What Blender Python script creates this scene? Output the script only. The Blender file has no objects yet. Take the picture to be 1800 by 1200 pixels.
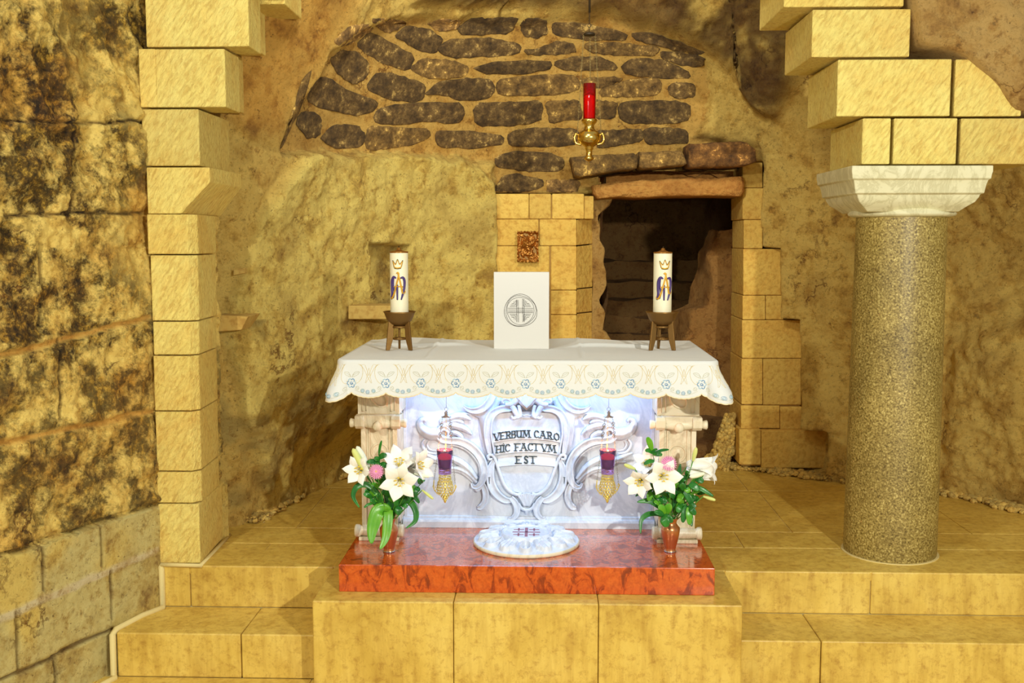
import bpy, bmesh, math, random
from mathutils import Vector, Matrix, noise
from mathutils.bvhtree import BVHTree
random.seed(7)
C = bpy.context.scene.collection
# ------------------------------------------------------------------ camera
F = 1850.0
PITCH = math.atan(180 / F)
YAW = math.atan(60 * math.cos(PITCH) / F)
CAMZ = 1.79
cam = bpy.data.cameras.new('camera'); cam.sensor_width = 36; cam.lens = 36 * F / 1800
camo = bpy.data.objects.new('camera', cam); C.objects.link(camo)
camo.location = (0, 0, CAMZ); camo.rotation_euler = (math.pi / 2 - PITCH, 0, YAW)
cam.clip_start = 0.05; cam.clip_end = 100
bpy.context.scene.camera = camo
vs = bpy.context.scene.view_settings
vs.view_transform = 'Standard'; vs.look = 'None'; vs.gamma = 1; vs.use_curve_mapping = False
vs.exposure = 0.0
# ------------------------------------------------------------------ light
w = bpy.data.worlds.new('world'); bpy.context.scene.world = w; w.use_nodes = True
w.node_tree.nodes['Background'].inputs[0].default_value = (1.0, 0.98, 0.84, 1)
w.node_tree.nodes['Background'].inputs[1].default_value = 0.47

def spot(name, loc, tgt, power, size, angle, col, blend=0.5):
    l = bpy.data.lights.new(name, 'SPOT'); l.energy = power; l.shadow_soft_size = size
    l.spot_size = math.radians(angle); l.spot_blend = blend; l.color = col
    o = bpy.data.objects.new(name, l); C.objects.link(o); o.location = loc
    o.rotation_euler = (Vector(tgt) - Vector(loc)).to_track_quat('-Z', 'Y').to_euler()
    return o
WARM = (1.0, 0.985, 0.87)
spot('spotlight_right', (2.15, 0.0, 2.5), (-0.3, 7.0, 1.3), 840, 0.05, 98, WARM, .45)
spot('spotlight_left', (-2.4, 0.9, 3.4), (0.5, 7.0, 1.2), 400, 0.05, 95, WARM, .5)
spot('vault_fill', (-.3, 3.6, 4.3), (-.1, 8.2, 2.5), 420, 0.25, 66, WARM, .8)  # unseen fill lamp, added to brighten the rock of the back wall

# ------------------------------------------------------------------ pixel helpers (used to read real positions off the photo)
_fw = Vector((-math.sin(YAW) * math.cos(PITCH), math.cos(YAW) * math.cos(PITCH), -math.sin(PITCH)))
_rt = Vector((math.cos(YAW), math.sin(YAW), 0))
_up = Vector((-math.sin(YAW) * math.sin(PITCH), math.cos(YAW) * math.sin(PITCH), math.cos(PITCH)))
CAM = Vector((0, 0, CAMZ))
def ray(px, py): return _fw + _rt * ((px - 900) / F) + _up * (-(py - 600) / F)
def aty(px, py, Y):
    r = ray(px, py); return CAM + r * (Y / r.y)
def atz(px, py, z):
    r = ray(px, py); return CAM + r * ((z - CAMZ) / r.z)
def proj(p):
    d = Vector(p) - CAM; k = d.dot(_fw)
    return 900 + F * d.dot(_rt) / k, 600 - F * d.dot(_up) / k

# ------------------------------------------------------------------ materials
def lin(r, g, b):
    f = lambda c: (c / 255 / 12.92) if c / 255 <= .04045 else ((c / 255 + .055) / 1.055) ** 2.4
    return (f(r), f(g), f(b), 1)
class NT:
    def __init__(s, name):
        s.m = bpy.data.materials.new(name); s.m.use_nodes = True
        s.t = s.m.node_tree; s.b = s.t.nodes['Principled BSDF']
        s.tc = s.n('ShaderNodeTexCoord')
    def n(s, k, **kw):
        x = s.t.nodes.new(k)
        for a, v in kw.items(): setattr(x, a, v)
        return x
    def l(s, a, b): s.t.links.new(a, b)
    def noise(s, scale, detail=6, rough=.6, vec=None, dist=0, stretch=None):
        x = s.n('ShaderNodeTexNoise'); x.inputs['Scale'].default_value = scale
        x.inputs['Detail'].default_value = detail; x.inputs['Roughness'].default_value = rough
        x.inputs['Distortion'].default_value = dist
        src = vec or s.tc.outputs['Object']
        if stretch:
            if len(stretch) > 3:
                mr = s.n('ShaderNodeMapping'); mr.inputs['Rotation'].default_value = stretch[3]; s.l(src, mr.inputs[0]); src = mr.outputs[0]
            mp = s.n('ShaderNodeMapping'); mp.inputs['Scale'].default_value = stretch[:3]
            s.l(src, mp.inputs[0]); src = mp.outputs[0]
        s.l(src, x.inputs['Vector']); return x.outputs['Fac']
    def ramp(s, fac, stops, interp='LINEAR'):
        r = s.n('ShaderNodeValToRGB'); r.color_ramp.interpolation = interp
        e = r.color_ramp.elements
        while len(e) < len(stops): e.new(.5)
        for i, (p, c) in enumerate(stops):
            e[i].position = p; e[i].color = c if hasattr(c, '__len__') else (c, c, c, 1)
        s.l(fac, r.inputs[0]); return r.outputs[0]
    def mix(s, fac, a, b, mode='MIX'):
        x = s.n('ShaderNodeMix', data_type='RGBA', blend_type=mode)
        for i, v in ((0, fac), (6, a), (7, b)):
            if hasattr(v, 'links') or hasattr(v, 'is_output'): s.l(v, x.inputs[i])
            else: x.inputs[i].default_value = v
        return x.outputs[2]
    def bump(s, h, strength, dist=.01, prev=None):
        x = s.n('ShaderNodeBump'); x.inputs['Strength'].default_value = strength
        x.inputs['Distance'].default_value = dist; s.l(h, x.inputs['Height'])
        if prev is not None: s.l(prev, x.inputs['Normal'])
        return x.outputs[0]
    def done(s, col=None, rough=.8, nrm=None, **kw):
        if col is not None:
            if hasattr(col, 'is_output'): s.l(col, s.b.inputs['Base Color'])
            else: s.b.inputs['Base Color'].default_value = col
        if hasattr(rough, 'is_output'): s.l(rough, s.b.inputs['Roughness'])
        else: s.b.inputs['Roughness'].default_value = rough
        if nrm is not None: s.l(nrm, s.b.inputs['Normal'])
        for k, v in kw.items(): s.b.inputs[k.replace('_', ' ')].default_value = v
        return s.m
def plain(name, col, rough=.6, metal=0, bumpscale=0, bs=.2, **kw):
    t = NT(name); n = None
    if bumpscale: n = t.bump(t.noise(bumpscale), bs, .004)
    return t.done(col, rough, n, Metallic=metal, **kw)

M = {}
# rock with the rock's own colours stored per vertex (kinds of rock, mortar, stains)
def rock_mat(name, speck=.5, bstr=.9, fine=38, dark=.0, dark_scale=3.2, dist=.025):
    t = NT(name)
    a = t.n('ShaderNodeVertexColor'); a.layer_name = 'rock'
    n1 = t.noise(5, 9, .7); n2 = t.noise(fine, 6, .75); n3 = t.noise(11, 8, .72)
    v = t.ramp(n1, [(.32, lin(168, 134, 82)), (.42, lin(226, 206, 166)), (.5, lin(252, 246, 232)), (.7, lin(255, 254, 248))])
    c = t.mix(speck, a.outputs[0], v, 'MULTIPLY')
    cr = t.ramp(n3, [(.32, lin(96, 62, 22)), (.38, lin(215, 190, 145)), (.44, lin(255, 255, 255))])     # small cracks and pits
    c = t.mix(.62, c, cr, 'MULTIPLY')
    c = t.mix(.38, c, t.ramp(n2, [(.36, lin(140, 102, 52)), (.47, lin(255, 255, 255))]), 'MULTIPLY')
    ck = t.ramp(t.noise(3.3, 9, .62), [(.478, 0.0), (.494, 1.0), (.5, 1.0), (.512, 0.0)])
    ckm = t.ramp(t.noise(2.1, 4, .6), [(.54, 0.0), (.64, .8)])
    km = t.n('ShaderNodeMath', operation='MULTIPLY'); t.l(ck, km.inputs[0]); t.l(ckm, km.inputs[1])
    c = t.mix(km.outputs[0], c, t.mix(1.0, c, lin(150, 108, 58), 'MULTIPLY'))
    pt = t.ramp(t.noise(48, 3, .6), [(.28, lin(110, 76, 34)), (.34, lin(255, 255, 255))])
    c = t.mix(.7, c, pt, 'MULTIPLY')
    if dark:
        dm = t.ramp(t.noise(dark_scale, 10, .74, dist=.1), [(.44, 0.0), (.54, 1.0)])
        c2 = t.mix(1.0, c, t.ramp(t.noise(22, 7, .75), [(.38, lin(54, 50, 26)), (.52, lin(112, 98, 54)), (.64, lin(222, 206, 150))]), 'MULTIPLY')
        mm = t.n('ShaderNodeMath', operation='MULTIPLY'); t.l(dm, mm.inputs[0]); t.l(a.outputs[1], mm.inputs[1])
        c = t.mix(mm.outputs[0], c, c2)
    b = t.bump(t.noise(6, 8, .6), bstr * .6, dist)
    b = t.bump(n3, bstr * .45, .014, b)
    b = t.bump(n2, bstr * .6, .009, b)
    b = t.bump(t.noise(19, 8, .8), bstr * .9, .016, b)
    iv = t.n('ShaderNodeMath', operation='SUBTRACT'); iv.inputs[0].default_value = 1; t.l(km.outputs[0], iv.inputs[1]); b = t.bump(iv.outputs[0], .8, .012, b)
    return t.done(c, .9, b)
M['cave'] = rock_mat('cave_rock', .8, 1.1)
M['rough'] = rock_mat('ancient_masonry', .8, 1.0, 30, 1.0, 3.6, .035)
def ashlar(name, c0, c1, streak=True, bs=.6, joints=None):
    t = NT(name)
    n = t.noise(4, 6, .6)
    oi = t.n('ShaderNodeObjectInfo')
    c = t.mix(n, c0, c1)
    c = t.mix(.6, c, t.ramp(oi.outputs['Random'], [(0, lin(226, 214, 196)), (.5, lin(255, 250, 240)), (1, lin(246, 232, 205))]), 'MULTIPLY')
    c = t.mix(.35, c, t.ramp(t.noise(2.2, 7, .7, dist=.7), [(.35, lin(240, 196, 120)), (.55, lin(255, 255, 250))]), 'MULTIPLY')
    h = t.noise(44, 5, .65, stretch=(1.3, 1.3, .42, (0, -.6, 0)), dist=.5) if streak else t.noise(30, 5, .6)
    c = t.mix(.45, c, t.ramp(h, [(.34, lin(190, 150, 80)), (.54, lin(255, 255, 255))]), 'MULTIPLY')
    b = t.bump(h, bs, .03); b = t.bump(t.noise(90, 3, .6), bs * .5, .003, b)
    return t.done(c, .85, b)
M['ashlar'] = ashlar('chiselled_limestone', lin(246, 232, 146), lin(240, 216, 116), True, .7)
M['jamb'] = ashlar('pale_dressed_stone', lin(236, 206, 112), lin(222, 184, 86), False, .45)
M['smooth'] = ashlar('sawn_limestone', lin(208, 182, 104), lin(190, 160, 84), False, .08)
def paving(name):
    t = NT(name)
    c = t.ramp(t.noise(2.6, 8, .65, dist=.5), [(.3, lin(196, 160, 66)), (.5, lin(220, 188, 90)), (.7, lin(230, 202, 106))])
    c = t.mix(.5, c, t.ramp(t.noise(26, 8, .78, dist=.3), [(.34, lin(184, 144, 78)), (.5, lin(255, 252, 240))]), 'MULTIPLY')
    c = t.mix(.35, c, t.ramp(t.noise(6, 4, .6, stretch=(3.5, 3.5, .5)), [(.35, lin(190, 160, 110)), (.55, lin(255, 255, 255))]), 'MULTIPLY')
    r = t.ramp(t.noise(5, 5), [(.3, .38), (.7, .62)])
    b = t.bump(t.noise(3, 5), .15, .02)
    return t.done(c, r, b)
M['paving'] = paving('polished_paving_stone')
t = NT('red_marble')
mp = t.noise(11, 8, .62, dist=1.1, stretch=(1.5, 1.1, .75))
mt_c = t.ramp(mp, [(.36, lin(136, 40, 8)), (.44, lin(172, 60, 12)), (.47, lin(206, 84, 20)), (.62, lin(214, 98, 30)), (.72, lin(190, 72, 16))])
mt_c = t.mix(.5, mt_c, t.ramp(t.noise(45, 5, .7), [(.35, lin(190, 120, 90)), (.6, lin(255, 255, 255))]), 'MULTIPLY')
M['red'] = t.done(mt_c, .2, None, Coat_Weight=1.0, Coat_Roughness=.08)
def marble(name, c0, c1, vein, rough=.4, s=3.5):
    t = NT(name)
    c = t.mix(t.noise(s, 7, .6), c0, c1)
    v = t.ramp(t.noise(s * .9, 9, .68, dist=1.6, stretch=(1, 1, .6)), [(.42, 0.0), (.5, 1.0), (.57, 0.0)])
    mm = t.n('ShaderNodeMath', operation='MULTIPLY'); mm.inputs[1].default_value = .55; t.l(v, mm.inputs[0])
    c = t.mix(mm.outputs[0], c, vein)
    return t.done(c, rough, t.bump(t.noise(30, 4), .08, .004), Subsurface_Weight=.0)
M['white_marble'] = marble('white_marble', lin(228, 232, 240), lin(214, 220, 230), lin(182, 190, 204))
M['cream_marble'] = marble('cream_marble', lin(240, 230, 204), lin(226, 212, 178), lin(190, 170, 130))
M['capital'] = marble('capital_marble', lin(228, 222, 186), lin(212, 204, 160), lin(176, 166, 120), .6, 6)
t = NT('speckled_granite')
g = t.noise(95, 4, .7)
c = t.ramp(g, [(.36, lin(92, 72, 22)), (.46, lin(146, 124, 62)), (.56, lin(172, 150, 82)), (.68, lin(228, 208, 134))])
c = t.mix(.5, c, t.ramp(t.noise(3, 6, .6, dist=.5), [(.3, lin(150, 140, 110)), (.6, lin(255, 255, 250))]), 'MULTIPLY')
M['granite'] = t.done(c, .45, t.bump(g, .25, .004))
t = NT('linen')
wv = t.n('ShaderNodeTexWave'); wv.inputs['Scale'].default_value = 160; t.l(t.tc.outputs['Object'], wv.inputs[0])
M['cloth'] = t.done(lin(220, 221, 218), .85, t.bump(t.noise(5, 3, .5), .12, .02), Sheen_Weight=.2)
M['gold_thread'] = plain('gold_thread', lin(226, 204, 144), .5)
M['sand_thread'] = plain('sand_thread', lin(200, 194, 160), .6)
M['blue_thread'] = plain('blue_thread', lin(108, 150, 190), .6)
M['pale_blue_thread'] = plain('pale_blue_thread', lin(168, 198, 216), .6)
M['teal_thread'] = plain('teal_thread', lin(122, 164, 160), .6)
M['hem'] = plain('hem_thread', lin(236, 220, 178), .7, 0, 200, .4)
M['board'] = plain('white_board', lin(217, 214, 207), .6)
M['ink'] = plain('black_ink', lin(48, 40, 26), .6)
M['wax'] = plain('cream_wax', lin(244, 236, 204), .45, Subsurface_Weight=.2, Subsurface_Radius=(.02, .015, .008))
M['purple_wax'] = plain('purple_wax', lin(66, 44, 110), .45)
M['gold_wax'] = plain('gold_wax', lin(222, 168, 44), .35, .35)
M['bronze'] = plain('aged_bronze', lin(132, 98, 50), .42, .75, 30, .3)
M['dark_bronze'] = plain('cast_bronze', lin(178, 122, 56), .36, .85, 60, .3)
M['brass'] = plain('polished_brass', lin(214, 178, 92), .2, 1.0)
M['brass_dark'] = plain('worn_brass', lin(170, 138, 66), .32, .95)
M['pierced'] = plain('gilt_filigree', lin(240, 218, 116), .3, .65)
M['chain'] = plain('chain_metal', lin(150, 132, 84), .35, .9)
M['iron'] = plain('dark_iron', lin(52, 40, 22), .6, .5)
M['steel'] = plain('steel_hook', lin(190, 192, 196), .25, .95)
def glass(name, col, tr=.85, rough=.05, em=None, es=0):
    t = NT(name)
    m = t.done(col, rough, None, Transmission_Weight=tr, IOR=1.3)
    if em: t.b.inputs['Emission Color'].default_value = em; t.b.inputs['Emission Strength'].default_value = es
    return m
M['red_glass'] = glass('red_glass', lin(205, 8, 10), .85, .06)
M['violet_glass'] = glass('violet_glass', lin(200, 160, 236), .92, .03)
M['dark_wax'] = plain('burgundy_wax', lin(112, 24, 44), .4)
M['lit_wax'] = plain('lit_red_wax', lin(236, 40, 30), .4, Emission_Color=(1, .05, .02, 1), Emission_Strength=.45)  # emission puts the flame's glow into the wax itself
t = NT('flame'); t.b.inputs['Emission Color'].default_value = (1, .62, .25, 1); t.b.inputs['Emission Strength'].default_value = 9
M['flame'] = t.done(lin(255, 220, 150), .5)
t = NT('copper')
M['copper'] = t.done(t.mix(t.noise(14, 6, .6), lin(222, 156, 104), lin(190, 118, 74)), .28, t.bump(t.noise(40, 3), .15, .003), Metallic=.85)
t = NT('lily_petal')
M['petal'] = t.done(lin(248, 246, 238), .55, t.bump(t.noise(30, 3), .15, .003), Subsurface_Weight=.15, Subsurface_Radius=(.01, .01, .008))
M['bud'] = plain('lily_bud', lin(214, 220, 130), .5)
M['bud_white'] = plain('white_bud', lin(236, 240, 214), .5)
M['stamen'] = plain('yellow_anther', lin(222, 190, 60), .7)
M['pink'] = plain('pink_ray_petal', lin(238, 158, 200), .6)
M['pink_mid'] = plain('pink_disc', lin(228, 176, 130), .8)
def leafm(name, a, b):
    t = NT(name)
    return t.done(t.mix(t.ramp(t.noise(9, 5, .6, stretch=(3, 3, 1)), [(.35, 0.0), (.65, 1.0)]), a, b), .32, t.bump(t.noise(50, 3), .1, .003))
M['leaf'] = leafm('dark_green_leaf', lin(24, 96, 36), lin(52, 132, 40))
M['leaf2'] = leafm('fresh_green_leaf', lin(78, 156, 34), lin(112, 176, 44))
M['stem'] = plain('green_stem', lin(84, 142, 48), .5)
M['letter'] = plain('lead_lettering', lin(54, 66, 70), .45, .3)
M['grout'] = plain('pale_grout', lin(226, 206, 140), .9, 0, 60, .5)
M['grout_tan'] = plain('tan_mortar', lin(176, 138, 70), .9, 0, 60, .5)
M['darkstone'] = None
t = NT('dark_vault_stone')
c = t.ramp(t.noise(13, 9, .76), [(.34, lin(54, 40, 22)), (.48, lin(96, 74, 40)), (.58, lin(132, 106, 60)), (.64, lin(216, 184, 108))])
oi = t.n('ShaderNodeVertexColor'); oi.layer_name = 'rock'
c = t.mix(1.0, c, oi.outputs[0], 'MULTIPLY')
M['darkstone'] = t.done(c, .9, t.bump(t.noise(24, 8, .75), .9, .02))
M['lintel'] = ashlar('brown_lintel_stone', lin(214, 164, 84), lin(176, 118, 54), False, .9)
M['gravel'] = rock_mat('gravel', .6, .6)
M['silver'] = plain('thin_wire', lin(150, 145, 130), .4, .8)
M['mauve'] = plain('red_inlay', lin(150, 96, 116), .5)
M['led'] = None
t = NT('led_diffuser'); t.b.inputs['Emission Color'].default_value = (.78, .88, 1, 1); t.b.inputs['Emission Strength'].default_value = 3
M['led'] = t.done(lin(240, 245, 255), .5)

# ------------------------------------------------------------------ mesh builder
class MB:
    def __init__(s): s.v = []; s.f = []; s.col = None
    def add(s, vs, fs):
        o = len(s.v); s.v += [tuple(v) for v in vs]; s.f += [tuple(i + o for i in f) for f in fs]; return o
    def box(s, x0, x1, y0, y1, z0, z1):
        s.add([(x, y, z) for z in (z0, z1) for y in (y0, y1) for x in (x0, x1)],
              [(0, 2, 3, 1), (4, 5, 7, 6), (0, 1, 5, 4), (2, 6, 7, 3), (0, 4, 6, 2), (1, 3, 7, 5)]); return s
    def hull8(s, front, back):      # two quads, same winding (front seen from -y: ccw)
        s.add(list(front) + list(back), [(0, 1, 2, 3), (7, 6, 5, 4), (0, 4, 5, 1), (1, 5, 6, 2), (2, 6, 7, 3), (3, 7, 4, 0)]); return s
    def prism(s, poly, z0, z1):     # plan polygon (x,y) ccw from above
        n = len(poly)
        s.add([(x, y, z0) for x, y in poly] + [(x, y, z1) for x, y in poly],
              [tuple(range(n - 1, -1, -1)), tuple(range(n, 2 * n))] + [(i, (i + 1) % n, (i + 1) % n + n, i + n) for i in range(n)]); return s
    def prismy(s, poly, y0, y1):    # (x,z) polygon extruded in y
        n = len(poly)
        s.add([(x, y0, z) for x, z in poly] + [(x, y1, z) for x, z in poly],
              [tuple(range(n)), tuple(range(2 * n - 1, n - 1, -1))] + [((i + 1) % n, i, i + n, (i + 1) % n + n) for i in range(n)]); return s
    def prismx(s, poly, x0, x1):    # (y,z) polygon extruded in x
        n = len(poly)
        s.add([(x0, y, z) for y, z in poly] + [(x1, y, z) for y, z in poly],
              [tuple(range(n)), tuple(range(2 * n - 1, n - 1, -1))] + [((i + 1) % n, i, i + n, (i + 1) % n + n) for i in range(n)]); return s
    def lathe(s, prof, c=(0, 0, 0), n=32, axis='z', cap=True):
        vs = []; fs = []
        for r, h in prof:
            for k in range(n):
                a = 2 * math.pi * k / n
                p = (r * math.cos(a), r * math.sin(a), h)
                if axis == 'x': p = (h, r * math.cos(a), r * math.sin(a))
                if axis == 'y': p = (r * math.cos(a), h, r * math.sin(a))
                vs.append((p[0] + c[0], p[1] + c[1], p[2] + c[2]))
        for i in range(len(prof) - 1):
            for k in range(n):
                fs.append((i * n + k, i * n + (k + 1) % n, (i + 1) * n + (k + 1) % n, (i + 1) * n + k))
        if cap:
            fs.append(tuple(range(n - 1, -1, -1))); fs.append(tuple((len(prof) - 1) * n + k for k in range(n)))
        s.add(vs, fs); return s
    def tube(s, pts, r, n=8, flat=None, nrm=None, cap=True):
        """swept tube; r number or list; flat=(depth factor) with nrm as the thin direction"""
        pts = [Vector(p) for p in pts]; m = len(pts)
        rr = r if hasattr(r, '__len__') else [r] * m
        vs = []; fs = []; prev = None
        for i, p in enumerate(pts):
            t = (pts[min(i + 1, m - 1)] - pts[max(i - 1, 0)])
            if t.length < 1e-9: t = Vector((0, 0, 1))
            t.normalize()
            if nrm is not None: u = Vector(nrm)
            else:
                u = prev if prev is not None else (Vector((0, 1, 0)) if abs(t.y) < .9 else Vector((1, 0, 0)))
            u = (u - t * u.dot(t))
            if u.length < 1e-6: u = t.orthogonal()
            u.normalize(); prev = u; w_ = t.cross(u)
            fl = 1 if flat is None else flat
            for k in range(n):
                a = 2 * math.pi * k / n
                vs.append(p + u * (math.cos(a) * rr[i] * fl) + w_ * (math.sin(a) * rr[i]))
        for i in range(m - 1):
            for k in range(n):
                fs.append((i * n + k, i * n + (k + 1) % n, (i + 1) * n + (k + 1) % n, (i + 1) * n + k))
        if cap:
            fs.append(tuple(range(n - 1, -1, -1))); fs.append(tuple((m - 1) * n + k for k in range(n)))
        s.add(vs, fs); return s
    def band(s, pts, r, prof, nrm=(0, 1, 0)):
        pts = [Vector(p) for p in pts]; m = len(pts); n = len(prof); vs = []; fs = []; u = Vector(nrm)
        for i, p in enumerate(pts):
            t = (pts[min(i + 1, m - 1)] - pts[max(i - 1, 0)]).normalized(); w_ = t.cross(u).normalized()
            for a, b in prof: vs.append(p + w_ * (a * r[i]) - u * (b * r[i]))
        for i in range(m - 1):
            for k in range(n): fs.append((i * n + k, i * n + (k + 1) % n, (i + 1) * n + (k + 1) % n, (i + 1) * n + k))
        fs.append(tuple(range(n - 1, -1, -1))); fs.append(tuple((m - 1) * n + k for k in range(n)))
        s.add(vs, fs); return s
    def ball(s, c, r, n=12, m=8, sc=(1, 1, 1)):
        prof = [(math.sin(math.pi * i / m), -math.cos(math.pi * i / m)) for i in range(m + 1)]
        vs = []; fs = []
        for pr, h in prof:
            for k in range(n):
                a = 2 * math.pi * k / n
                vs.append((c[0] + r * sc[0] * pr * math.cos(a), c[1] + r * sc[1] * pr * math.sin(a), c[2] + r * sc[2] * h))
        for i in range(m):
            for k in range(n):
                fs.append((i * n + k, i * n + (k + 1) % n, (i + 1) * n + (k + 1) % n, (i + 1) * n + k))
        s.add(vs, fs); return s
    def torus(s, c, R, r, n=16, m=6, axis=(0, 1, 0), sc=1.0):
        ax = Vector(axis).normalized(); u = ax.orthogonal().normalized(); v = ax.cross(u)
        pts = [Vector(c) + u * (R * math.cos(2 * math.pi * k / n)) + v * (R * sc * math.sin(2 * math.pi * k / n)) for k in range(n + 1)]
        return s.tube(pts, r, m, nrm=axis, cap=False)
    def grid(s, fn, nu, nv):
        vs = [fn(i / nu, j / nv) for j in range(nv + 1) for i in range(nu + 1)]
        fs = [(j * (nu + 1) + i, j * (nu + 1) + i + 1, (j + 1) * (nu + 1) + i + 1, (j + 1) * (nu + 1) + i) for j in range(nv) for i in range(nu)]
        s.add(vs, fs); return s
    def build(s, name, mat, parent=None, smooth=True, bevel=0, origin=None, recalc=True, seg=2, solid=0, auto=None, weld=False):
        me = bpy.data.meshes.new(name); me.from_pydata(s.v, [], s.f)
        if recalc or weld:
            bm = bmesh.new(); bm.from_mesh(me)
            if weld: bmesh.ops.remove_doubles(bm, verts=bm.verts, dist=1e-5)
            if recalc: bmesh.ops.recalc_face_normals(bm, faces=bm.faces)
            bm.to_mesh(me); bm.free()
        o = bpy.data.objects.new(name, me); C.objects.link(o)
        if origin is not None:
            me.transform(Matrix.Translation(-Vector(origin))); o.location = origin
        if parent is not None:
            o.parent = parent
            # geometry was given in world space: keep it there
            o.matrix_parent_inverse = wm(parent).inverted()
        me.materials.append(M[mat] if isinstance(mat, str) else mat)
        if smooth:
            me.shade_smooth()
            if auto: me.set_sharp_from_angle(angle=math.radians(auto))
        if solid:
            md = o.modifiers.new('solid', 'SOLIDIFY'); md.thickness = solid; md.offset = 0
        if bevel:
            md = o.modifiers.new('bevel', 'BEVEL'); md.width = bevel; md.segments = seg; md.limit_method = 'ANGLE'; md.angle_limit = math.radians(40)
        return o
def wm(o):
    m = Matrix.LocRotScale(o.location, o.rotation_euler, o.scale)
    if o.parent: m = wm(o.parent) @ o.matrix_parent_inverse @ m
    return m
def tag(o, label=None, cat=None, group=None, kind=None):
    if label: o['label'] = label
    if cat: o['category'] = cat
    if group: o['group'] = group
    if kind: o['kind'] = kind
    return o
def thing(name, label, cat, loc=(0, 0, 0), group=None, kind=None):
    o = bpy.data.objects.new(name, None); C.objects.link(o); o.location = loc; o.empty_display_size = .05
    return tag(o, label, cat, group, kind)
def spline(pts, per=6):
    P = [Vector(p) for p in pts]; out = []
    if len(P) < 3: return [P[0].lerp(P[-1], i / per) for i in range(per + 1)]
    for i in range(len(P) - 1):
        a = P[max(i - 1, 0)]; b = P[i]; c = P[i + 1]; d = P[min(i + 2, len(P) - 1)]
        for k in range(per):
            t = k / per
            out.append(.5 * ((2 * b) + (c - a) * t + (2 * a - 5 * b + 4 * c - d) * t * t + (3 * b - a - 3 * c + d) * t ** 3))
    out.append(P[-1]); return out
def interp(vals, n):
    return [vals[min(int(i / (n - 1) * (len(vals) - 1)), len(vals) - 2)] * (1 - ((i / (n - 1) * (len(vals) - 1)) - min(int(i / (n - 1) * (len(vals) - 1)), len(vals) - 2)))
            + vals[min(int(i / (n - 1) * (len(vals) - 1)), len(vals) - 2) + 1] * ((i / (n - 1) * (len(vals) - 1)) - min(int(i / (n - 1) * (len(vals) - 1)), len(vals) - 2)) for i in range(n)]
def fbm(p, sc=1, oct_=5, H=.9):
    return noise.fractal(Vector(p) * sc, H, 2.1, oct_)
def smooth01(x): x = max(0, min(1, x)); return x * x * (3 - 2 * x)
def inpoly(x, y, P):
    c = False; j = len(P) - 1
    for i in range(len(P)):
        xi, yi = P[i]; xj, yj = P[j]
        if (yi > y) != (yj > y) and x < (xj - xi) * (y - yi) / (yj - yi) + xi: c = not c
        j = i
    return c
def sdist(x, y, ax, ay, bx, by):
    dx = bx - ax; dy = by - ay; L = dx * dx + dy * dy
    t = 0 if L == 0 else max(0, min(1, ((x - ax) * dx + (y - ay) * dy) / L))
    return math.hypot(x - ax - t * dx, y - ay - t * dy)
def sd(x, y, P):     # signed distance, positive inside
    d = min(sdist(x, y, *P[i - 1], *P[i]) for i in range(len(P)))
    return d if inpoly(x, y, P) else -d
def vcol(o, cols):
    a = o.data.color_attributes.new('rock', 'FLOAT_COLOR', 'POINT')
    flat = []
    for c in cols: flat += [c[0], c[1], c[2], c[3] if len(c) > 3 else 1]
    a.data.foreach_set('color', flat)

# ================================================================== FLOOR AND STEPS
Z2 = -0.233; Z1 = -0.468; YS = 5.595; Y2 = 5.198; YB = 5.049
XBL, XBR = -1.159, 0.971
def slabs(name, rows, z0, z1, gap=.003):
    mb = MB()
    for (ya, yb, xs) in rows:
        for i in range(len(xs) - 1): mb.box(xs[i] + gap, xs[i + 1] - gap, ya + gap, yb - gap, z0, z1)
    return mb
ya = atz(1400, 963, 0).y; yb = atz(1400, 935, 0).y; yc = atz(1330, 862, 0).y
j1 = atz(1300, 950, 0).x; j2 = atz(1362, 898, 0).x; j3 = atz(1715, 942, 0).x; j0 = atz(445, 955, 0).x
rows = [(YS, ya, [-3.2, -1.62, -.2, 1.9, 4.4]), (ya, yb, [-3.2, -2.0, -.9, j1, 2.05, 4.4]),
        (yb, yc, [-3.2, -1.55, -.4, j2, j3, 4.4]), (yc, 8.3, [-3.2, -1.2, .3, 1.45, 2.45, 4.4]), (8.3, 9.0, [-3.2, -.8, .9, 4.4])]
o = slabs('floor', rows, -.05, 0).build('floor', 'paving', bevel=.003, smooth=False); tag(o, kind='structure')
o = MB().box(-3.2, 4.4, YS + .01, 9, -.5, -.006).build('floor_bed', 'grout', o, smooth=False)
# upper step: riser of the platform, left and right of the altar base
def step(nm, x_list, y0, y1, z0, z1, label):
    t = thing(nm, label, 'step', ((x_list[0] + x_list[-1]) / 2, y0, z0))
    for a, b in zip(x_list, x_list[1:]):
        MB().box(a + .002, b - .002, y0, y1, z0, z1).build('stone_slab', 'paving', t, smooth=False, bevel=.007)
    return t
xr = aty(1530, 1040, YS).x; xl = aty(335, 1030, YS).x
step('stone_step', [-2.14, xl, XBL], YS - .004, YS + .3, Z2, .001, 'upper stone step left of the altar platform, beside the left pier')
step('stone_step', [XBR, xr, 4.4], YS - .004, YS + .3, Z2, .001, 'upper stone step right of the altar platform, in front of the granite column')
xr = aty(1443, 1160, Y2).x; xl = aty(424, 1150, Y2).x
step('stone_step', [-2.215, xl, XBL], Y2, YS, Z1, Z2, 'lower stone step left of the altar platform, meeting the rough wall')
step('stone_step', [XBR, xr, 4.4], Y2, YS, Z1, Z2, 'lower stone step right of the altar platform, stained front face')
t = thing('altar_platform', 'tall stone block platform under the red marble slab, front face to the floor', 'platform', (-.1, YB, Z1))
xs = [XBL, aty(797, 1100, YB).x, aty(1052, 1100, YB).x, XBR]
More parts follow.
